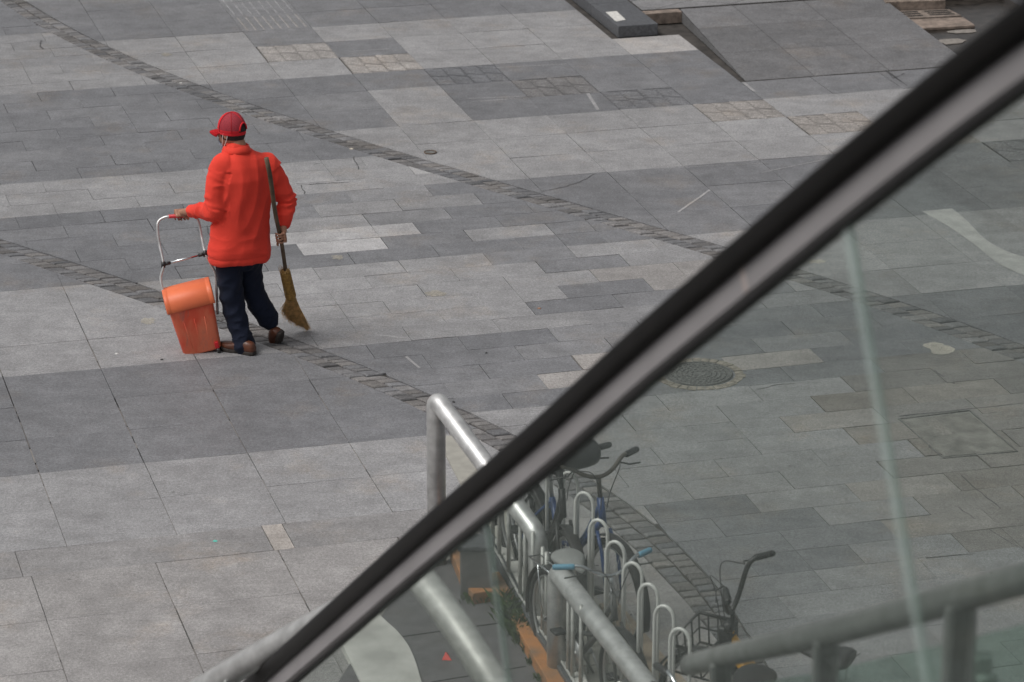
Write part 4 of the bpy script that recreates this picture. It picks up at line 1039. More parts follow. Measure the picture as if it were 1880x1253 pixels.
# ------------------------------------------------------------------ the street sweeper
M_skin = mat('skin', (.36, .18, .115), .55, noise_amt=.12, noise_scale=30)
M_hair = mat('short_black_hair', (.018, .015, .014), .8, noise_amt=.3, noise_scale=80, bump=.5)
def cloth_mat(name, col, weave=.18, rough=.85, var=.08):
    m = mat(name, col, rough, noise_amt=var, noise_scale=5, bump=.25, bump_scale=160, spec=.2); m.node_tree.nodes['Principled BSDF'].inputs['Sheen Weight'].default_value = .04; return m
M_jacket = cloth_mat('red_fleece', (.76, .058, .037)); M_trouser = cloth_mat('navy_cotton', (.0085, .012, .026))
YM = 22.12
def Q(px, py, dy=0.0): return P(px, py, YM+dy)
Zu = Vector((0, 0, 1))
bf = Vector((-.45, .89, 0)).normalized(); br = Vector((bf.y, -bf.x, 0))        # torso: forward, right
hf = Vector((-.86, .51, 0)).normalized(); hr = Vector((hf.y, -hf.x, 0))        # head
wf = Vector((-.80, .60, 0)).normalized(); wr = Vector((wf.y, -wf.x, 0))        # walking direction
def loft(bm, secs, n=28):
    """secs: list of (centre, axis_x half vector, axis_y half vector[, squareness])"""
    rings = []
    for s in secs:
        c, x, y = s[0], s[1], s[2]; e = s[3] if len(s) > 3 else 1.0
        rg = []
        for k in range(n):
            t = 2*math.pi*k/n; ct, st2 = math.cos(t), math.sin(t)
            rg.append(bm.verts.new(c + x*(math.copysign(abs(ct)**e, ct)) + y*(math.copysign(abs(st2)**e, st2))))
        rings.append(rg)
    for A_, B_ in zip(rings[:-1], rings[1:]):
        for k in range(n): bm.faces.new((A_[k], A_[(k+1) % n], B_[(k+1) % n], B_[k]))
    bm.faces.new(rings[0][::-1]); bm.faces.new(rings[-1]); return rings
def limb(bm, pts, rs, n=20, sub=6):
    tube(bm, spline(pts, sub), lerp_list(rs, sub), n=n, up=Vector((.2, .9, .1)))
    for p, r in ((pts[0], rs[0]), (pts[-1], rs[-1])):
        rr = r if not isinstance(r, tuple) else min(r); ellipsoid(bm, p, (rr*.98, 0, 0), (0, rr*.98, 0), (0, 0, rr*.98), 14, 10)
# landmarks
pelvis = Q(443, 452, .02); waist = Q(444, 400, .0); chest = Q(445, 335, -.0); neckb = Q(437, 277, .02); headc = Q(424, 245, .05)
shL = chest + Vector((0, 0, .145)) - br*.185; shR = chest + Vector((0, 0, .135)) + br*.185
shL = Q(404, 304, -.06); shR = Q(492, 302, .10)
elL = Q(398, 384, -.10); wrL = Q(350, 389, .06); haL = Q(333, 393, .10)
elR = Q(526, 368, .14); wrR = Q(520, 416, .06); haR = Q(515, 434, .03)
hipL = Q(424, 462, -.05); knL = Q(424, 552, -.02); anL = Q(448, 634, -.08)
hipR = Q(456, 464, .06); knR = Q(468, 543, .10); anR = Q(493, 592, .12)
# tools first: where the hands close
broom_top = Q(489, 291, -.17); broom_low = Q(526, 505, .10)
bd = (broom_low-broom_top).normalized()
haR = broom_top + bd*((Q(514, 436, .0)-broom_top).dot(bd))
gripA, gripB = Q(311, 398, .16), Q(352, 396, .22)     # bin handle under the left hand
gripd = (gripB-gripA).normalized(); haL = Q(331, 397, .19); haL = gripA+gripd*((haL-gripA).dot(gripd))
def hand(bm, c, axis, back, side, rb, toes=1):
    """fist round a bar. c: bar centre, axis: unit along the bar from little finger to index,
    back: unit from the bar to the palm, side: unit the fingers leave the palm towards"""
    pc = c + back*(rb+.016)
    loft(bm, [(pc-axis*.043+back*.0, side*.036, back*.011), (pc-axis*.03, side*.040, back*.014), (pc, side*.041, back*.015), (pc+axis*.03, side*.040, back*.014), (pc+axis*.044, side*.035, back*.011)], 18)
    for i, (L, rf) in enumerate(((.85, .0078), (1.0, .0086), (1.06, .0090), (.97, .0088))):
        o_ = axis*(-.033+.0215*i); R0 = rb+.0095
        pts = [pc+o_+side*.020, pc+o_+side*(.040), ]
        n = 7; a0, a1 = math.radians(40), math.radians(40-165*L)
        for k in range(n+1):
            a = a0+(a1-a0)*k/n; pts.append(c+o_*1.04+side*(R0*1.25*math.cos(a))+back*(R0*math.sin(a)*1.1)+axis*(.003*math.sin(i*2.1+k)))
        pts[1] = pc+o_+side*.038-back*.004
        tube(bm, pts, [rf*1.1]+[rf*1.08]+[rf*(1.04-.035*k) for k in range(n+1)], n=9)
        for q_, rr in ((pts[-1], rf*.80),): ellipsoid(bm, q_, (rr, 0, 0), (0, rr, 0), (0, 0, rr), 8, 6)
        ellipsoid(bm, pts[2], Vector((1, 0, 0))*rf*1.15, Vector((0, 1, 0))*rf*1.15, Vector((0, 0, 1))*rf*1.15, 8, 6)
    th = [pc-side*.022+axis*.012, pc-side*.040+axis*.030-back*.006, c-side*(rb+.013)+axis*.050, c-side*(rb*.5)+axis*.058-back*(rb+.010), c+side*.008+axis*.060-back*(rb+.012)]
    tube(bm, spline(th, 3), lerp_list([.014, .0125, .0105, .0098, .0085], 3), n=10); ellipsoid(bm, th[-1], (.0085, 0, 0), (0, .0085, 0), (0, 0, .0085), 8, 6)
    return pc
def body_bm():
    bm = bmesh.new()
    # trunk
    loft(bm, [(pelvis-Zu*.06, br*.12, bf*.09), (pelvis, br*.155, bf*.105), (waist, br*.135, bf*.095), (chest-Zu*.03, br*.155, bf*.105), (chest+Zu*.09, br*.165, bf*.095), (chest+Zu*.145, br*.12, bf*.07), (neckb-Zu*.01, br*.065, bf*.06)], 24)
    limb(bm, [neckb-Zu*.04, neckb+Zu*.05+hf*.0, headc-Zu*.06-hf*.02], [.062, .054, .056])
    # head: cranium, jaw, nose, ears, brow, lips, eyes sockets
    hc = headc+Zu*.02
    ellipsoid(bm, hc-hf*.01, hf*.098, hr*.077, Zu*.112, 28, 20)
    loft(bm, [(hc+hf*.035-Zu*.125, hr*.022, hf*.030), (hc+hf*.028-Zu*.105, hr*.046, hf*.055), (hc+hf*.018-Zu*.07, hr*.062, hf*.070), (hc+hf*.010-Zu*.02, hr*.070, hf*.082), (hc+hf*.0+Zu*.04, hr*.070, hf*.085)], 22)
    tube(bm, [hc+hf*.086+Zu*.005, hc+hf*.104-Zu*.022, hc+hf*.112-Zu*.036, hc+hf*.092-Zu*.045], [.010, .012, .015, .010], n=12)
    for s in (-1, 1):
        ellipsoid(bm, hc+hr*s*.078-hf*.008-Zu*.012, hf*.019, hr*.007, Zu*.031, 14, 12)
        tube(bm, [hc+hf*.088+hr*s*.012+Zu*.020, hc+hf*.084+hr*s*.045+Zu*.020], [.009, .006], n=8)
        ellipsoid(bm, hc+hf*.074+hr*s*.031+Zu*.004, hf*.010, hr*.013, Zu*.009, 10, 8)
        ellipsoid(bm, hc+hf*.058+hr*s*.045-Zu*.030, hf*.022, hr*.018, Zu*.020, 10, 8)
    for dz, r in ((-.062, .0075), (-.072, .008)): tube(bm, [hc+hf*.085-hr*.022+Zu*dz, hc+hf*.094+Zu*dz, hc+hf*.085+hr*.022+Zu*dz], [r*.6, r, r*.6], n=8)
    # arms
    limb(bm, [shL, shL.lerp(elL, .5), elL, elL.lerp(wrL, .5), wrL], [.055, .048, .040, .036, .027])
    limb(bm, [shR, shR.lerp(elR, .5), elR, elR.lerp(wrR, .5), wrR], [.055, .048, .040, .036, .027])
    # legs
    limb(bm, [hipL, hipL.lerp(knL, .5), knL, knL.lerp(anL, .4), anL], [.085, .072, .055, .052, .036])
    limb(bm, [hipR, hipR.lerp(knR, .5), knR, knR.lerp(anR, .4), anR], [.070, .060, .050, .048, .036])
    # hands
    ax = -gripd; bk = (wrL-haL); bk = (bk-ax*bk.dot(ax)); bk = (bk.normalized()*.55+Zu*.75).normalized(); bk = (bk-ax*bk.dot(ax)).normalized(); sd_ = ax.cross(bk).normalized()
    if sd_.dot(Vector((0, -1, 0))) > 0: sd_ = -sd_
    pcL = hand(bm, haL, -ax, bk, sd_, .014)
    tube(bm, [wrL, wrL.lerp(pcL, .5)+Zu*.004, pcL], [.026, .026, .022], n=14)
    ax = bd; bk = (Vector((.85, .35, .0))); bk = (bk-ax*bk.dot(ax)).normalized(); sd_ = ax.cross(bk).normalized()
    if sd_.y > 0: sd_ = -sd_
    pcR = hand(bm, haR, ax, bk, sd_, .014)
    tube(bm, [wrR, wrR.lerp(pcR-ax*.035, .6), pcR-ax*.02], [.026, .026, .022], n=14)
    # index finger pointing down the handle
    # feet inside the shoes
    tube(bm, [anL, anL+wf*.05-Zu*.035, anL+wf*.15-Zu*.05], [.036, .036, .026], n=12)
    return bm
me = remesh(body_bm(), .0034, 3, .4)
man = obj('person', me, M_skin)
tag(man, 'person walking in red cap, red jacket and navy trousers with a broom and a bin', 'person')

# jacket
def jacket_bm():
    bm = bmesh.new()
    hem = Q(441, 474, .0)
    cW = lambda x, y, d=0: Q(x, y, d)
    loft(bm, [(hem-Zu*.002, br*.212, bf*.150), (hem+Zu*.05, br*.218, bf*.150), (cW(442, 430), br*.208, bf*.145), (cW(443, 395), br*.205, bf*.142), (cW(445, 355), br*.212, bf*.142), (cW(446, 325), br*.212, bf*.135), (cW(446, 303, .01), br*.195, bf*.115), (cW(445, 290, .015), br*.160, bf*.095), (cW(441, 280, .02), br*.098, bf*.078), (cW(437, 270, .02), br*.066, bf*.066), (cW(435, 264, .02), br*.062, bf*.064)], 40)
    limb(bm, [shL+br*.02, shL.lerp(elL, .3)-br*.006, shL.lerp(elL, .65)-br*.012, elL-br*.01-Zu*.01, elL.lerp(wrL, .35)-Zu*.004, elL.lerp(wrL, .7), wrL+(elL-wrL)*.06], [.080, .082, .080, .078, .068, .054, .047], 24)
    limb(bm, [shR-br*.02, shR.lerp(elR, .3)+br*.0, shR.lerp(elR, .65), elR+Zu*.0, elR.lerp(wrR, .35), elR.lerp(wrR, .75), wrR+(elR-wrR)*.10], [.080, .080, .074, .071, .062, .052, .044], 24)
    # hem band and cuffs are a little fuller
    loft(bm, [(hem-Zu*.006, br*.206, bf*.146), (hem+Zu*.0, br*.212, bf*.150), (hem+Zu*.018, br*.213, bf*.150), (hem+Zu*.028, br*.208, bf*.146)], 40)
    d = (elL-wrL).normalized(); tube(bm, [wrL+d*.0, wrL+d*.035], [.045, .047], n=20)
    d = (elR-wrR).normalized(); tube(bm, [wrR+d*.0, wrR+d*.035], [.044, .046], n=20)
    return bm
me = remesh(jacket_bm(), .0075, 9, .5)
def seg_t(p, a, b):
    d = b-a; t = (p-a).dot(d)/d.length_squared; return t, (p-(a+d*max(0, min(1, t)))).length
def ridged(v): return (1-abs(v)*2.2)
def jfold(p, n):
    d = 0.0
    out = []
    for (s, e, w, x_) in ((shL, elL, wrL, 1), (shR, elR, wrR, 2)):
        t1, d1 = seg_t(p, s, e); t2, d2 = seg_t(p, e, w)
        if min(d1, d2) < .11 and (t1 > .12 or d2 < .1):
            a = min(1.0, max(0, (t1-.12)*3)) if d1 < d2 else 1.0
            ph = (p-s).dot((e-s).normalized())*34 if d1 < d2 else (p-e).dot((w-e).normalized())*42
            nn = noise.noise(p*7+Vector((x_*9, 0, 0)))
            fold = ridged(math.sin(ph*.8+nn*5.5)*.55+noise.noise(p*11)*.6)
            bend = math.exp(-((p-e).length/.10)**2)
            d += a*(.0055*fold+.010*bend*ridged(math.sin(ph*1.3+nn*3)*.7))
            return d
    # torso: slack vertical folds, drag lines from the shoulders, gathered waist
    u = (p-chest).dot(br); h = p.z-hem_z
    q = Vector((u*7+h*1.1, h*1.6, (p-chest).dot(bf)*4))
    d += .017*noise.noise(q)+.010*ridged(noise.noise(Vector((u*9-h*3.0, h*2.2, 3))))
    d += .011*ridged(noise.noise(Vector((u*5+5, h*11, 7))))*math.exp(-((h-.10)/.13)**2)
    for s, sg in ((shL, -1), (shR, 1)):     # armhole crease
        t, dd = seg_t(p, s-Zu*.02-br*sg*.035, s-Zu*.28-br*sg*.02)
        d -= .013*math.exp(-(dd/.022)**2)
    # spine hollow
    d -= .006*math.exp(-(u/.06)**2)*math.exp(-((h-.30)/.2)**2)
    # hem stitching
    d -= .0035*math.exp(-((h-.034)/.006)**2)
    return d
hem_z = Q(441, 474).z
displace(me, jfold)
jk = obj('jacket', me, M_jacket, man)
# collar
def collar():
    bm = bmesh.new(); n = 36; rows_ = []
    cpos = Q(435, 273, .02)
    for (r, z, th) in ((.064, -.012, 0), (.066, .022, 0), (.069, .032, 0), (.076, .030, 0), (.086, .004, 0), (.094, -.016, 0), (.088, -.019, 0), (.078, -.004, 0)):
        rg = []
        for k in range(n+1):
            t = math.radians(38)+(math.radians(322)-math.radians(38))*k/n      # open at the front
            front = abs(k/n-.5)*2
            dirv = bf*math.cos(t)+br*math.sin(t)
            ext = 1+.30*max(0, front-.7)/.3*(1 if r > .075 else 0)
            rg.append(bm.verts.new(cpos+dirv*(r*ext+.012*front)+Zu*(z-.012*front-(.05*max(0, front-.75)/.25 if r > .08 else 0))-bf*.004))
        rows_.append(rg)
    for A_, B_ in zip(rows_, rows_[1:]+rows_[:1]):
        for k in range(n): bm.faces.new((A_[k], A_[k+1], B_[k+1], B_[k]))
    bmesh.ops.recalc_face_normals(bm, faces=bm.faces[:]); return bm
obj('collar', collar(), M_jacket, man)
# pocket slit at the left side
bm = bmesh.new(); tube(bm, [Q(391, 410, -.08), Q(389, 436, -.08)], .004, n=6); obj('pocket_zip', bm, mat('dark_zip', (.05, .02, .02), .6), man)

# trousers
def trouser_bm():
    bm = bmesh.new()
    loft(bm, [(pelvis+Zu*.06, br*.165, bf*.12), (pelvis-Zu*.02, br*.170, bf*.125), (pelvis-Zu*.10, br*.160, bf*.12), (pelvis-Zu*.16, br*.125, bf*.09)], 28)
    lL = [Q(421, 462, -.04), Q(421, 505, -.04), Q(426, 550, -.03), Q(434, 590, -.05), Q(444, 618, -.07), Q(448, 636, -.09)]
    limb(bm, lL, [.096, .089, .080, .076, .074, .074], 26)
    lR = [Q(455, 462, .06), Q(459, 505, .09), Q(468, 541, .10), Q(481, 567, .11), Q(490, 580, .12), Q(493, 586, .12)]
    limb(bm, lR, [.108, .092, .077, .075, .075, .074], 26)
    return bm, lL, lR
tb, lL, lR = trouser_bm()
me = remesh(tb, .0075, 6, .5)
def tfold(p, n):
    best = None
    for L, sg in ((lL, 1), (lR, 2)):
        for i in range(len(L)-1):
            t, d = seg_t(p, L[i], L[i+1])
            if best is None or d < best[0]: best = (d, L, i, t, sg)
    d_, L, i, t, sg = best; dirv = (L[i+1]-L[i]).normalized(); s = (p-L[0]).dot((L[-1]-L[0]).normalized())
    u = (p-L[i]).dot(br)
    nn = noise.noise(Vector((u*6, s*4, sg*5)))
    v = .012*noise.noise(Vector((u*13+nn*2, s*2.2, sg*3)))
    v += .009*ridged(noise.noise(Vector((u*6-s*3, s*13, sg*7))))*(.35+.65*math.exp(-((s-.40)/.12)**2)+.8*math.exp(-((s-.70)/.10)**2))
    v += .006*ridged(noise.noise(Vector((u*10+s*8, s*9, sg*11+3))))
    return v-.002
displace(me, tfold)
obj('trousers', me, M_trouser, man)

# shoes
M_leather = mat('brown_leather', (.095, .032, .016), .42, noise_amt=.35, noise_scale=12, bump=.2)
M_sole = mat('dark_sole', (.035, .028, .024), .7, noise_amt=.4, noise_scale=25, bump=.4)
def shoe(heel, fwd, up):
    """heel: ground point under the heel"""
    r = fwd.cross(up).normalized(); Lr = .285
    sole = bmesh.new(); up_ = bmesh.new()
    W_ = [(0.0, .024, .9), (.02, .033, .9), (.07, .036, .9), (.13, .034, .9), (.19, .044, .9), (.235, .044, .9), (.265, .034, .9), (.285, .014, .9)]
    rings = []
    n = 14
    top, bot = [], []
    for side in (1, -1):
        rng_ = W_ if side == 1 else W_[::-1]
        for x, w, _ in rng_:
            sp = .012*max(0, (x-.20)/.08)**2
            off = r*(side*w+ (.006*math.sin(x*14)))
            bot.append(heel+fwd*x+off+up*sp); top.append(heel+fwd*x+off*1.05+up*(sp+.026))
    vb = [sole.verts.new(p) for p in bot]; vt = [sole.verts.new(p) for p in top]; m = len(vb)
    sole.faces.new(vb); sole.faces.new(vt[::-1])
    for i in range(m): sole.faces.new((vb[i], vb[(i+1) % m], vt[(i+1) % m], vt[i]))
    bmesh.ops.recalc_face_normals(sole, faces=sole.faces[:]); bevel(sole, .004, 2)
    secs = []
    for x, w, h in ((.004, .026, .055), (.02, .034, .078), (.06, .037, .088), (.10, .037, .083), (.14, .038, .066), (.18, .043, .054), (.22, .044, .048), (.255, .036, .040), (.275, .022, .030), (.283, .010, .022)):
        sp = .012*max(0, (x-.20)/.08)**2
        secs.append((heel+fwd*x+up*(.022+h*.38+sp), r*w, up*(h*.52), .85))
    loft(up_, secs, 24)
    bmesh.ops.recalc_face_normals(up_, faces=up_.faces[:])
    lc = bmesh.new()
    for k in range(4):
        x = .125+.018*k; h = .088-.009*k; c = heel+fwd*x+up*(.022+h*.80)
        tube(lc, [c-r*.020-up*.004, c+up*.005, c+r*.020-up*.004], .0025, n=6)
    return up_, sole, lc
def add_shoe(heel, fwd, up):
    a_, b_, c_ = shoe(heel, fwd, up); s_ = obj('shoe', a_, M_leather, man); obj('sole', b_, M_sole, s_); obj('laces', c_, M_sole, s_)
toeL, heelL = G(403, 641), G(468, 653)
fl = (toeL-heelL); fl.z = 0; fl.normalize(); add_shoe(heelL+Vector((0, 0, .001)), fl, Zu)
# trailing foot on its toe, heel high
toeR = G(487, 634, .01); heelR = P(502, 598, toeR.y+.10)
fr_ = Vector((-.34, .10, -.935)).normalized()
heelR = Q(509, 605, .06); fr_ = Vector((-.20, .52, -.83)).normalized()
upR = Vector((-.80, .60, 0)); upR = (upR-fr_*upR.dot(fr_)).normalized()
heelR = heelR - upR*.045
add_shoe(heelR, fr_, upR)

# hair: short crop under the cap
hc = headc+Zu*.02
bm = bmesh.new(); ellipsoid(bm, hc-hf*.012+Zu*.002, hf*.099, hr*.081, Zu*.108, 32, 24)
for f in [f for f in bm.faces if f.calc_center_median().z < hc.z-.046 or (f.calc_center_median()-hc).dot(hf) > .035 and f.calc_center_median().z < hc.z+.05]: bm.faces.remove(f) if f.is_valid else None
obj('hair', bm, M_hair, man)
# cap
def mesh_red():
    m = bpy.data.materials.new('red_cap_mesh'); m.use_nodes = True; t = m.node_tree; b = t.nodes['Principled BSDF']; b.inputs['Roughness'].default_value = .8
    tc = t.nodes.new('ShaderNodeTexCoord'); v = t.nodes.new('ShaderNodeTexVoronoi'); v.inputs['Scale'].default_value = 260; t.links.new(tc.outputs['Object'], v.inputs['Vector'])
    cr = t.nodes.new('ShaderNodeValToRGB'); cr.color_ramp.elements[0].position = .25; cr.color_ramp.elements[1].position = .5
    cr.color_ramp.elements[0].color = (.14, .013, .022, 1); cr.color_ramp.elements[1].color = (.36, .026, .040, 1)
    t.links.new(v.outputs['Distance'], cr.inputs[0]); t.links.new(cr.outputs[0], b.inputs['Base Color']); return m
M_cap = cloth_mat('red_cap_cloth', (.66, .024, .034)); M_capmesh = mesh_red()
cc_ = hc+Zu*.020-hf*.010
def capp(t, ph, r=1.0):    # t: angle round from the front, ph: elevation
    up_s = .112 if ph > 0 else .085
    return cc_+(hf*math.cos(t)*.104+hr*math.sin(t)*.090)*math.cos(ph)*r+Zu*(math.sin(ph)*up_s*r)
cap = bmesh.new(); n, m_ = 48, 14; grid = []
for j in range(m_+1):
    ph = math.radians(-24)+math.radians(114)*j/m_
    grid.append([cap.verts.new(capp(2*math.pi*k/n, ph)) for k in range(n)])
for j in range(m_):
    for k in range(n):
        t = 2*math.pi*(k+.5)/n; ph = math.radians(-24)+math.radians(114)*(j+.5)/m_
        dback = abs(t-math.pi)
        if dback < .46 and ph < math.radians(26)*math.sqrt(max(0, 1-(dback/.46)**2)) and ph > math.radians(-4): continue
        f = cap.faces.new((grid[j][k], grid[j][(k+1) % n], grid[j+1][(k+1) % n], grid[j+1][k]))
        f.material_index = 1 if (math.radians(62) < t < math.radians(298) and ph > math.radians(2)) else 0
capo = obj('cap', cap, [M_cap, M_capmesh], man)
sm = bmesh.new()
for t in (0, 60, 120, 180, 240, 300):
    t = math.radians(t); p0 = 28 if abs(t-math.pi) < .1 else -12
    tube(sm, [capp(t, math.radians(p0+(90-p0)*k/12), 1.001) for k in range(13)], [(.0048, .0008)]*13, n=8, up=hf)
tube(sm, [capp(math.pi+.46*math.cos(a), math.radians(-2)+math.radians(28)*max(0, math.sin(a)), 1.008) for a in [math.pi*k/14 for k in range(15)]], .0055, n=8)
obj('seam_tape', sm, M_cap, capo)
sm = bmesh.new(); tube(sm, [capp(2*math.pi*k/40, math.radians(-17), 1.001) for k in range(41)], [(.0012, .011)]*41, n=10, cap=False, up=Zu); obj('band', sm, M_cap, capo)
sm = bmesh.new(); ellipsoid(sm, cc_+Zu*.113, (.009, 0, 0), (0, .009, 0), (0, 0, .004), 12, 8); obj('button', sm, M_cap, capo)
br_ = bmesh.new(); rows_ = []
for j in range(9):
    u = j/8; rg = []
    for k in range(19):
        t = math.radians(-62)+math.radians(124)*k/18
        a_ = capp(t, math.radians(-17)); ext = math.cos(t*1.25)**.6 if abs(t*1.25) < math.pi/2 else 0
        rg.append(br_.verts.new(a_+hf*(.082*u*max(0, ext))-Zu*(.020*u*u+.016*(abs(t)/1.08)**2*u)))
    rows_.append(rg)
for A_, B_ in zip(rows_[:-1], rows_[1:]):
    for k in range(18): br_.faces.new((A_[k], A_[k+1], B_[k+1], B_[k]))
r_ = bmesh.ops.solidify(br_, geom=br_.faces[:], thickness=.004)
obj('brim', br_, M_cap, capo)
# face mask pulled under the chin, with ear loops
M_mask = mat('mask_fabric', (.50, .60, .70), .8); M_loop = mat('mask_loop', (.75, .74, .72), .7)
mk = bmesh.new(); rows_ = []
for j in range(7):
    u = j/6; rg = []
    for k in range(15):
        t = math.radians(-75+150*k/14); rg.append(mk.verts.new(hc+hf*((.094-.016*u)*math.cos(t)+.004)+hr*(.066-.012*u)*math.sin(t)-Zu*(.085+.052*u-.010*math.cos(t))))
    rows_.append(rg)
for A_, B_ in zip(rows_[:-1], rows_[1:]):
    for k in range(14): mk.faces.new((A_[k], A_[k+1], B_[k+1], B_[k]))
bmesh.ops.solidify(mk, geom=mk.faces[:], thickness=.003); mko = obj('face_mask', mk, M_mask, man)
for s in (-1, 1):
    lp_ = bmesh.new(); ea = hc+hr*s*.080-hf*.008-Zu*.012
    tube(lp_, spline([hc+hr*s*.062+hf*.03-Zu*.092, ea+hf*.018+Zu*.0+hr*s*.003, ea+Zu*.022-hf*.004+hr*s*.002, ea-hf*.018+Zu*.004+hr*s*.003, ea-hf*.012-Zu*.03, hc+hr*s*.055+hf*.03-Zu*.125], 5), .0024, n=6); obj('ear_loop', lp_, M_loop, mko)

# ------------------------------------------------------------------ broom
br0 = empty('broom', (broom_low.x, broom_low.y, 0))
M_wood = mat('dark_wood', (.105, .072, .045), .7, noise_amt=.35, noise_scale=14, bump=.3)
M_straw = mat('straw', (.56, .36, .16), .8, noise_amt=.25, noise_scale=40); M_bind = mat('straw_binding', (.33, .19, .05), .75, noise_amt=.35, noise_scale=50, bump=.6)
bm = bmesh.new(); hp = [broom_top+(broom_low-broom_top)*k/8+Vector((.004*math.sin(k*1.3), .003*math.cos(k), 0)) for k in range(9)]
tube(bm, hp, [.0165, .0165, .016, .0155, .015, .0145, .014, .014, .014], n=14); obj('handle', bm, M_wood, br0, world=True)
b0, b1, b2 = Q(523, 498, .09), Q(534, 546, .16), Q(545, 600, .30)
bdir = (b1-b0).normalized(); bx = Vector((1, .2, 0)); bx = (bx-bdir*bx.dot(bdir)).normalized(); by = bdir.cross(bx)
bm = bmesh.new(); tube(bm, [b0-bdir*.005, b0+bdir*.03, b0.lerp(b1, .5), b1-bdir*.01, b1+bdir*.01], [(.032, .028), (.034, .03), (.036, .03), (.037, .03), (.038, .031)], n=20, up=bx)
for k in range(16): tube(bm, arc(b0+(b1-b0)*(.05+.9*k/15), bx, by, .0345+.003*k/15, 0, 2*math.pi, 18), .0038, n=5, cap=False)
obj('binding', bm, M_bind, br0, world=True)
bm = bmesh.new(); bl, brt = Q(516, 577, .26), Q(569, 606, .34)
for k in range(900):
    a = random.uniform(0, 6.28); rr = math.sqrt(random.random()); s = b1+bx*(.034*rr*math.cos(a))+by*(.028*rr*math.sin(a))-bdir*.02
    u = .5+.5*rr*math.cos(a)*random.uniform(.85, 1.15); v = rr*math.sin(a)
    e = bl.lerp(brt, min(1.03, max(-.04, u)))+Vector((random.gauss(0, .010), v*.035, random.gauss(0, .012)))
    if u < .2: e = e.lerp(s, random.uniform(0, .3))
    m1 = s.lerp(e, .35)+(b1-bdir*-.08-s.lerp(e, .35))*.18
    tube(bm, spline([s, m1, e], 2), lerp_list([.0021, .002, .0011], 2), n=3, up=bx)
obj('bristles', bm, M_straw, br0, smooth=False, world=True)
bm = bmesh.new()
for k in range(36):   # loose ends over the binding
    a = random.uniform(0, 6.28); s = b0+bx*.033*math.cos(a)+by*.029*math.sin(a); tube(bm, [s+bdir*.01, s-bdir*random.uniform(.01, .035)+bx*random.gauss(0, .012)+by*random.gauss(0, .01)], .0017, n=3)
obj('loose_straws', bm, M_straw, br0, smooth=False, world=True)['kind'] = 'stuff'
tag(br0, 'straw broom with dark wooden handle held against the shoulder of the red jacket', 'broom')

# ------------------------------------------------------------------ dust bin with tube handle
M_binred = mat('scuffed_orange_plastic', (.74, .10, .035), .5, col2=(.48, .085, .045), noise_scale=5, bump=.1)
M_binlid = mat('orange_lid_plastic', (.78, .18, .065), .5, col2=(.68, .145, .06), noise_scale=4)
def binmat():
    m = bpy.data.materials.new('scuffed_bin'); m.use_nodes = True; t = m.node_tree; L = t.links.new; b = t.nodes['Principled BSDF']; b.inputs['Roughness'].default_value = .5
    tc = t.nodes.new('ShaderNodeTexCoord')
    def nz(sc3, det=5, r=.6):
        mp = t.nodes.new('ShaderNodeMapping'); mp.inputs['Scale'].default_value = sc3; L(tc.outputs['Object'], mp.inputs['Vector']); n = t.nodes.new('ShaderNodeTexNoise'); n.inputs['Scale'].default_value = 1; n.inputs['Detail'].default_value = det; n.inputs['Roughness'].default_value = r; L(mp.outputs[0], n.inputs['Vector']); return n.outputs['Fac']
    def ramp(src, p0, c0, p1, c1):
        r = t.nodes.new('ShaderNodeValToRGB'); r.color_ramp.elements[0].position = p0; r.color_ramp.elements[1].position = p1; r.color_ramp.elements[0].color = (*c0, 1); r.color_ramp.elements[1].color = (*c1, 1); L(src, r.inputs[0]); return r.outputs[0]
    base = ramp(nz((5, 5, 2.2), 4), .42, (.76, .095, .045), .58, (.80, .20, .105))
    scr = ramp(nz((26, 26, 5), 6, .75), .53, (0, 0, 0), .72, (.6, .6, .6)); msk = ramp(nz((7, 7, 6), 3), .42, (0, 0, 0), .58, (1, 1, 1))
    mm = t.nodes.new('ShaderNodeMath'); mm.operation = 'MULTIPLY'; L(scr, mm.inputs[0]); L(msk, mm.inputs[1])
    mx = t.nodes.new('ShaderNodeMix'); mx.data_type = 'RGBA'; L(mm.outputs[0], mx.inputs[0]); L(base, mx.inputs[6]); mx.inputs[7].default_value = (.26, .17, .15, 1); L(mx.outputs[2], b.inputs['Base Color']); return m
wl, wr_ = G(345, 650, 0), G(399, 636, 0)
uax = Vector((.966, .15, .207)).normalized()      # rolled a little to one side as it is pulled
wup = Vector((-.20, -.05, .978)); wup = (wup-uax*wup.dot(uax)).normalized()
dv = wup.cross(uax).normalized()
if dv.y > 0: dv = -dv                     # front of the bin, facing the viewer
bc = P(371, 640, wl.y+.10)
bn = empty('dust_bin', (bc.x, bc.y, 0))
HB = .380
BW = .150
def sec(h, w, d, off=0.0): return (bc+wup*h+dv*off+uax*0, uax*w, dv*d, .32)
bm = bmesh.new(); loft(bm, [sec(0, .128, .086), sec(.010, .136, .092), sec(.33, .158, .106), sec(HB, .161, .108)], 48)
for k in (-1, 0, 1):  # moulded ribs
    p = bc+dv*.089+uax*(.058*k); tube(bm, [p+wup*.03, bc+dv*.104+uax*(.075*k)+wup*.27], [(.004, .003)]*2, n=6)
bmesh.ops.recalc_face_normals(bm, faces=bm.faces[:]); obj('bin_body', bm, binmat(), bn, world=True)
bm = bmesh.new(); secs = []
hl = HB-.030
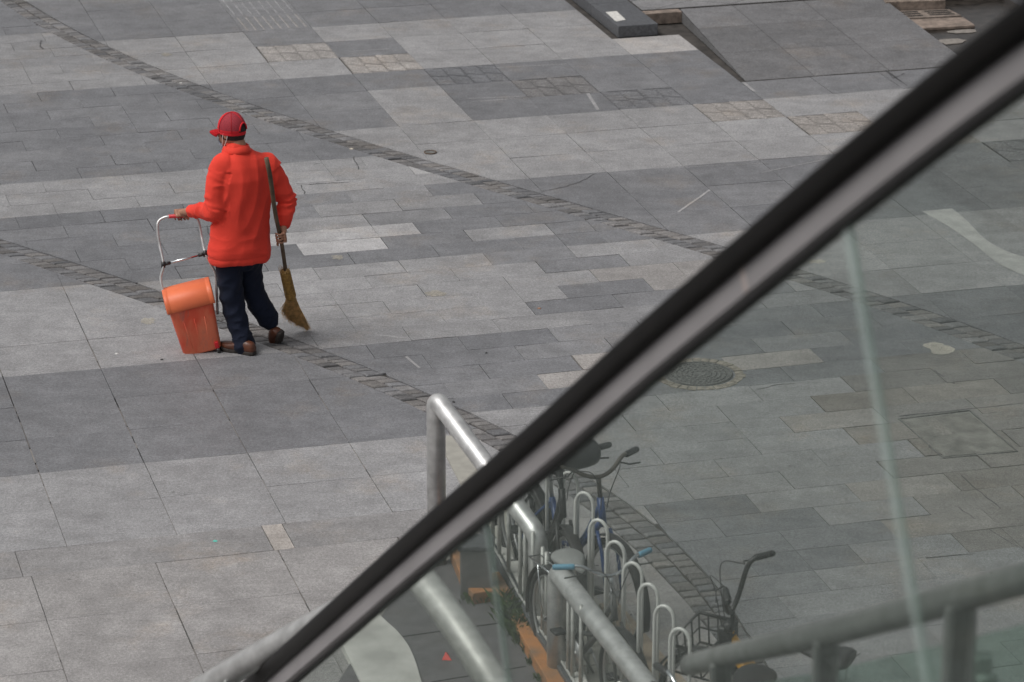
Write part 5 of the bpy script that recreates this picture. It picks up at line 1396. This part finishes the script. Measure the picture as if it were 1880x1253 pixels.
# lid: rounded hood
prof = [(.130, hl), (.133, hl+.006), (.130, hl+.035), (.121, hl+.068), (.100, hl+.098), (.066, hl+.118), (.02, hl+.128), (-.04, hl+.130), (-.10, hl+.126), (-.122, hl+.115), (-.127, hl+.06), (-.127, hl)]
rings = []
for s, k in ((-1.0, .94), (-.985, .985), (-.96, 1.0), (-.82, 1.0), (-.80, .985), (-.78, 1.0), (0, 1.01), (.78, 1.0), (.80, .985), (.82, 1.0), (.96, 1.0), (.985, .985), (1.0, .94)):
    rings.append([bm.verts.new(bc+uax*(s*.172)+dv*(d*.92*k)+wup*(hl+(h-hl)*k)) for d, h in prof])
for A_, B_ in zip(rings[:-1], rings[1:]):
    for i in range(len(prof)): bm.faces.new((A_[i], A_[(i+1) % len(prof)], B_[(i+1) % len(prof)], B_[i]))
bm.faces.new(rings[0][::-1]); bm.faces.new(rings[-1]); bmesh.ops.recalc_face_normals(bm, faces=bm.faces[:])
obj('lid', bm, M_binlid, bn, world=True)
for s in (-1, 1):
    c0 = bc+uax*(.110*s)+dv*.088-wup*.010; bm = bmesh.new(); tube(bm, [c0-uax*.012, c0+uax*.012], .025, n=22); bevel(bm, .003, 1); obj('wheel', bm, MB_, bn, world=True)
bm = bmesh.new(); boxo(bm, bc+uax*.108+dv*.094+wup*.034, uax*.014, dv*.012, wup*.024); bevel(bm, .004, 2); obj('wheel_bracket', bm, mat('red_plug', (.55, .012, .02), .4), bn, world=True)
# frame of bent tube
YB = bc.y-YM
L0 = Q(311, 579, YB-.02); L1 = Q(301, 540, YB+.0)
R0_ = bc+wup*.20+uax*.165-dv*.05; R1_ = Q(397, 520, YB+.13)
jL, jR = Q(300, 486, YB+.06), Q(377, 466, YB+.12)
tL, tR = Q(290, 418, .23), Q(366, 412, .42)
top = [tL, Q(293, 406, .24), Q(302, 399, .25), gripA.copy(), gripA+gripd*.05, gripB, Q(361, 399, .36), tR]
gA, gB = Q(311, 398, .19), Q(356, 396, .36)
tL, tR = Q(289, 418, .13), Q(366, 412, .25)
path = spline([L0, L1, Q(295, 512, YB+.03), jL, Q(293, 450, .10), tL, Q(292, 406, .15), Q(301, 400, .16), gripA, gripA.lerp(gripB, .6), gripB, Q(361, 400, .24), tR, Q(371, 440, .21), jR, Q(386, 484, YB+.12), Q(395, 500, YB+.13), R1_, R0_], 6)
bm = bmesh.new(); tube(bm, path, .0095, n=12); obj('tube_frame', bm, M_steel, bn, world=True)
bm = bmesh.new(); tube(bm, [jL+(jR-jL)*.02, jR-(jR-jL)*.02], .0085, n=12); obj('cross_bar', bm, M_chrome, bn, world=True)
for j_, o_ in ((jL, 1), (jR, -1)):
    bm = bmesh.new(); boxo(bm, j_, (.014, 0, 0), (0, .014, 0), (0, 0, .020)); d_ = (jR-jL).normalized()*o_; tube(bm, [j_, j_+d_*.05], .0125, n=10); obj('clip', bm, MB_, bn, world=True)
bm = bmesh.new(); tube(bm, [gripA-gripd*.005, gripB], .0135, n=14); obj('grip', bm, mat('red_grip', (.60, .03, .04), .5), bn, world=True)
tag(bn, 'orange two wheeled dust bin with rounded lid and tube handle, pulled by the walker', 'dust bin')
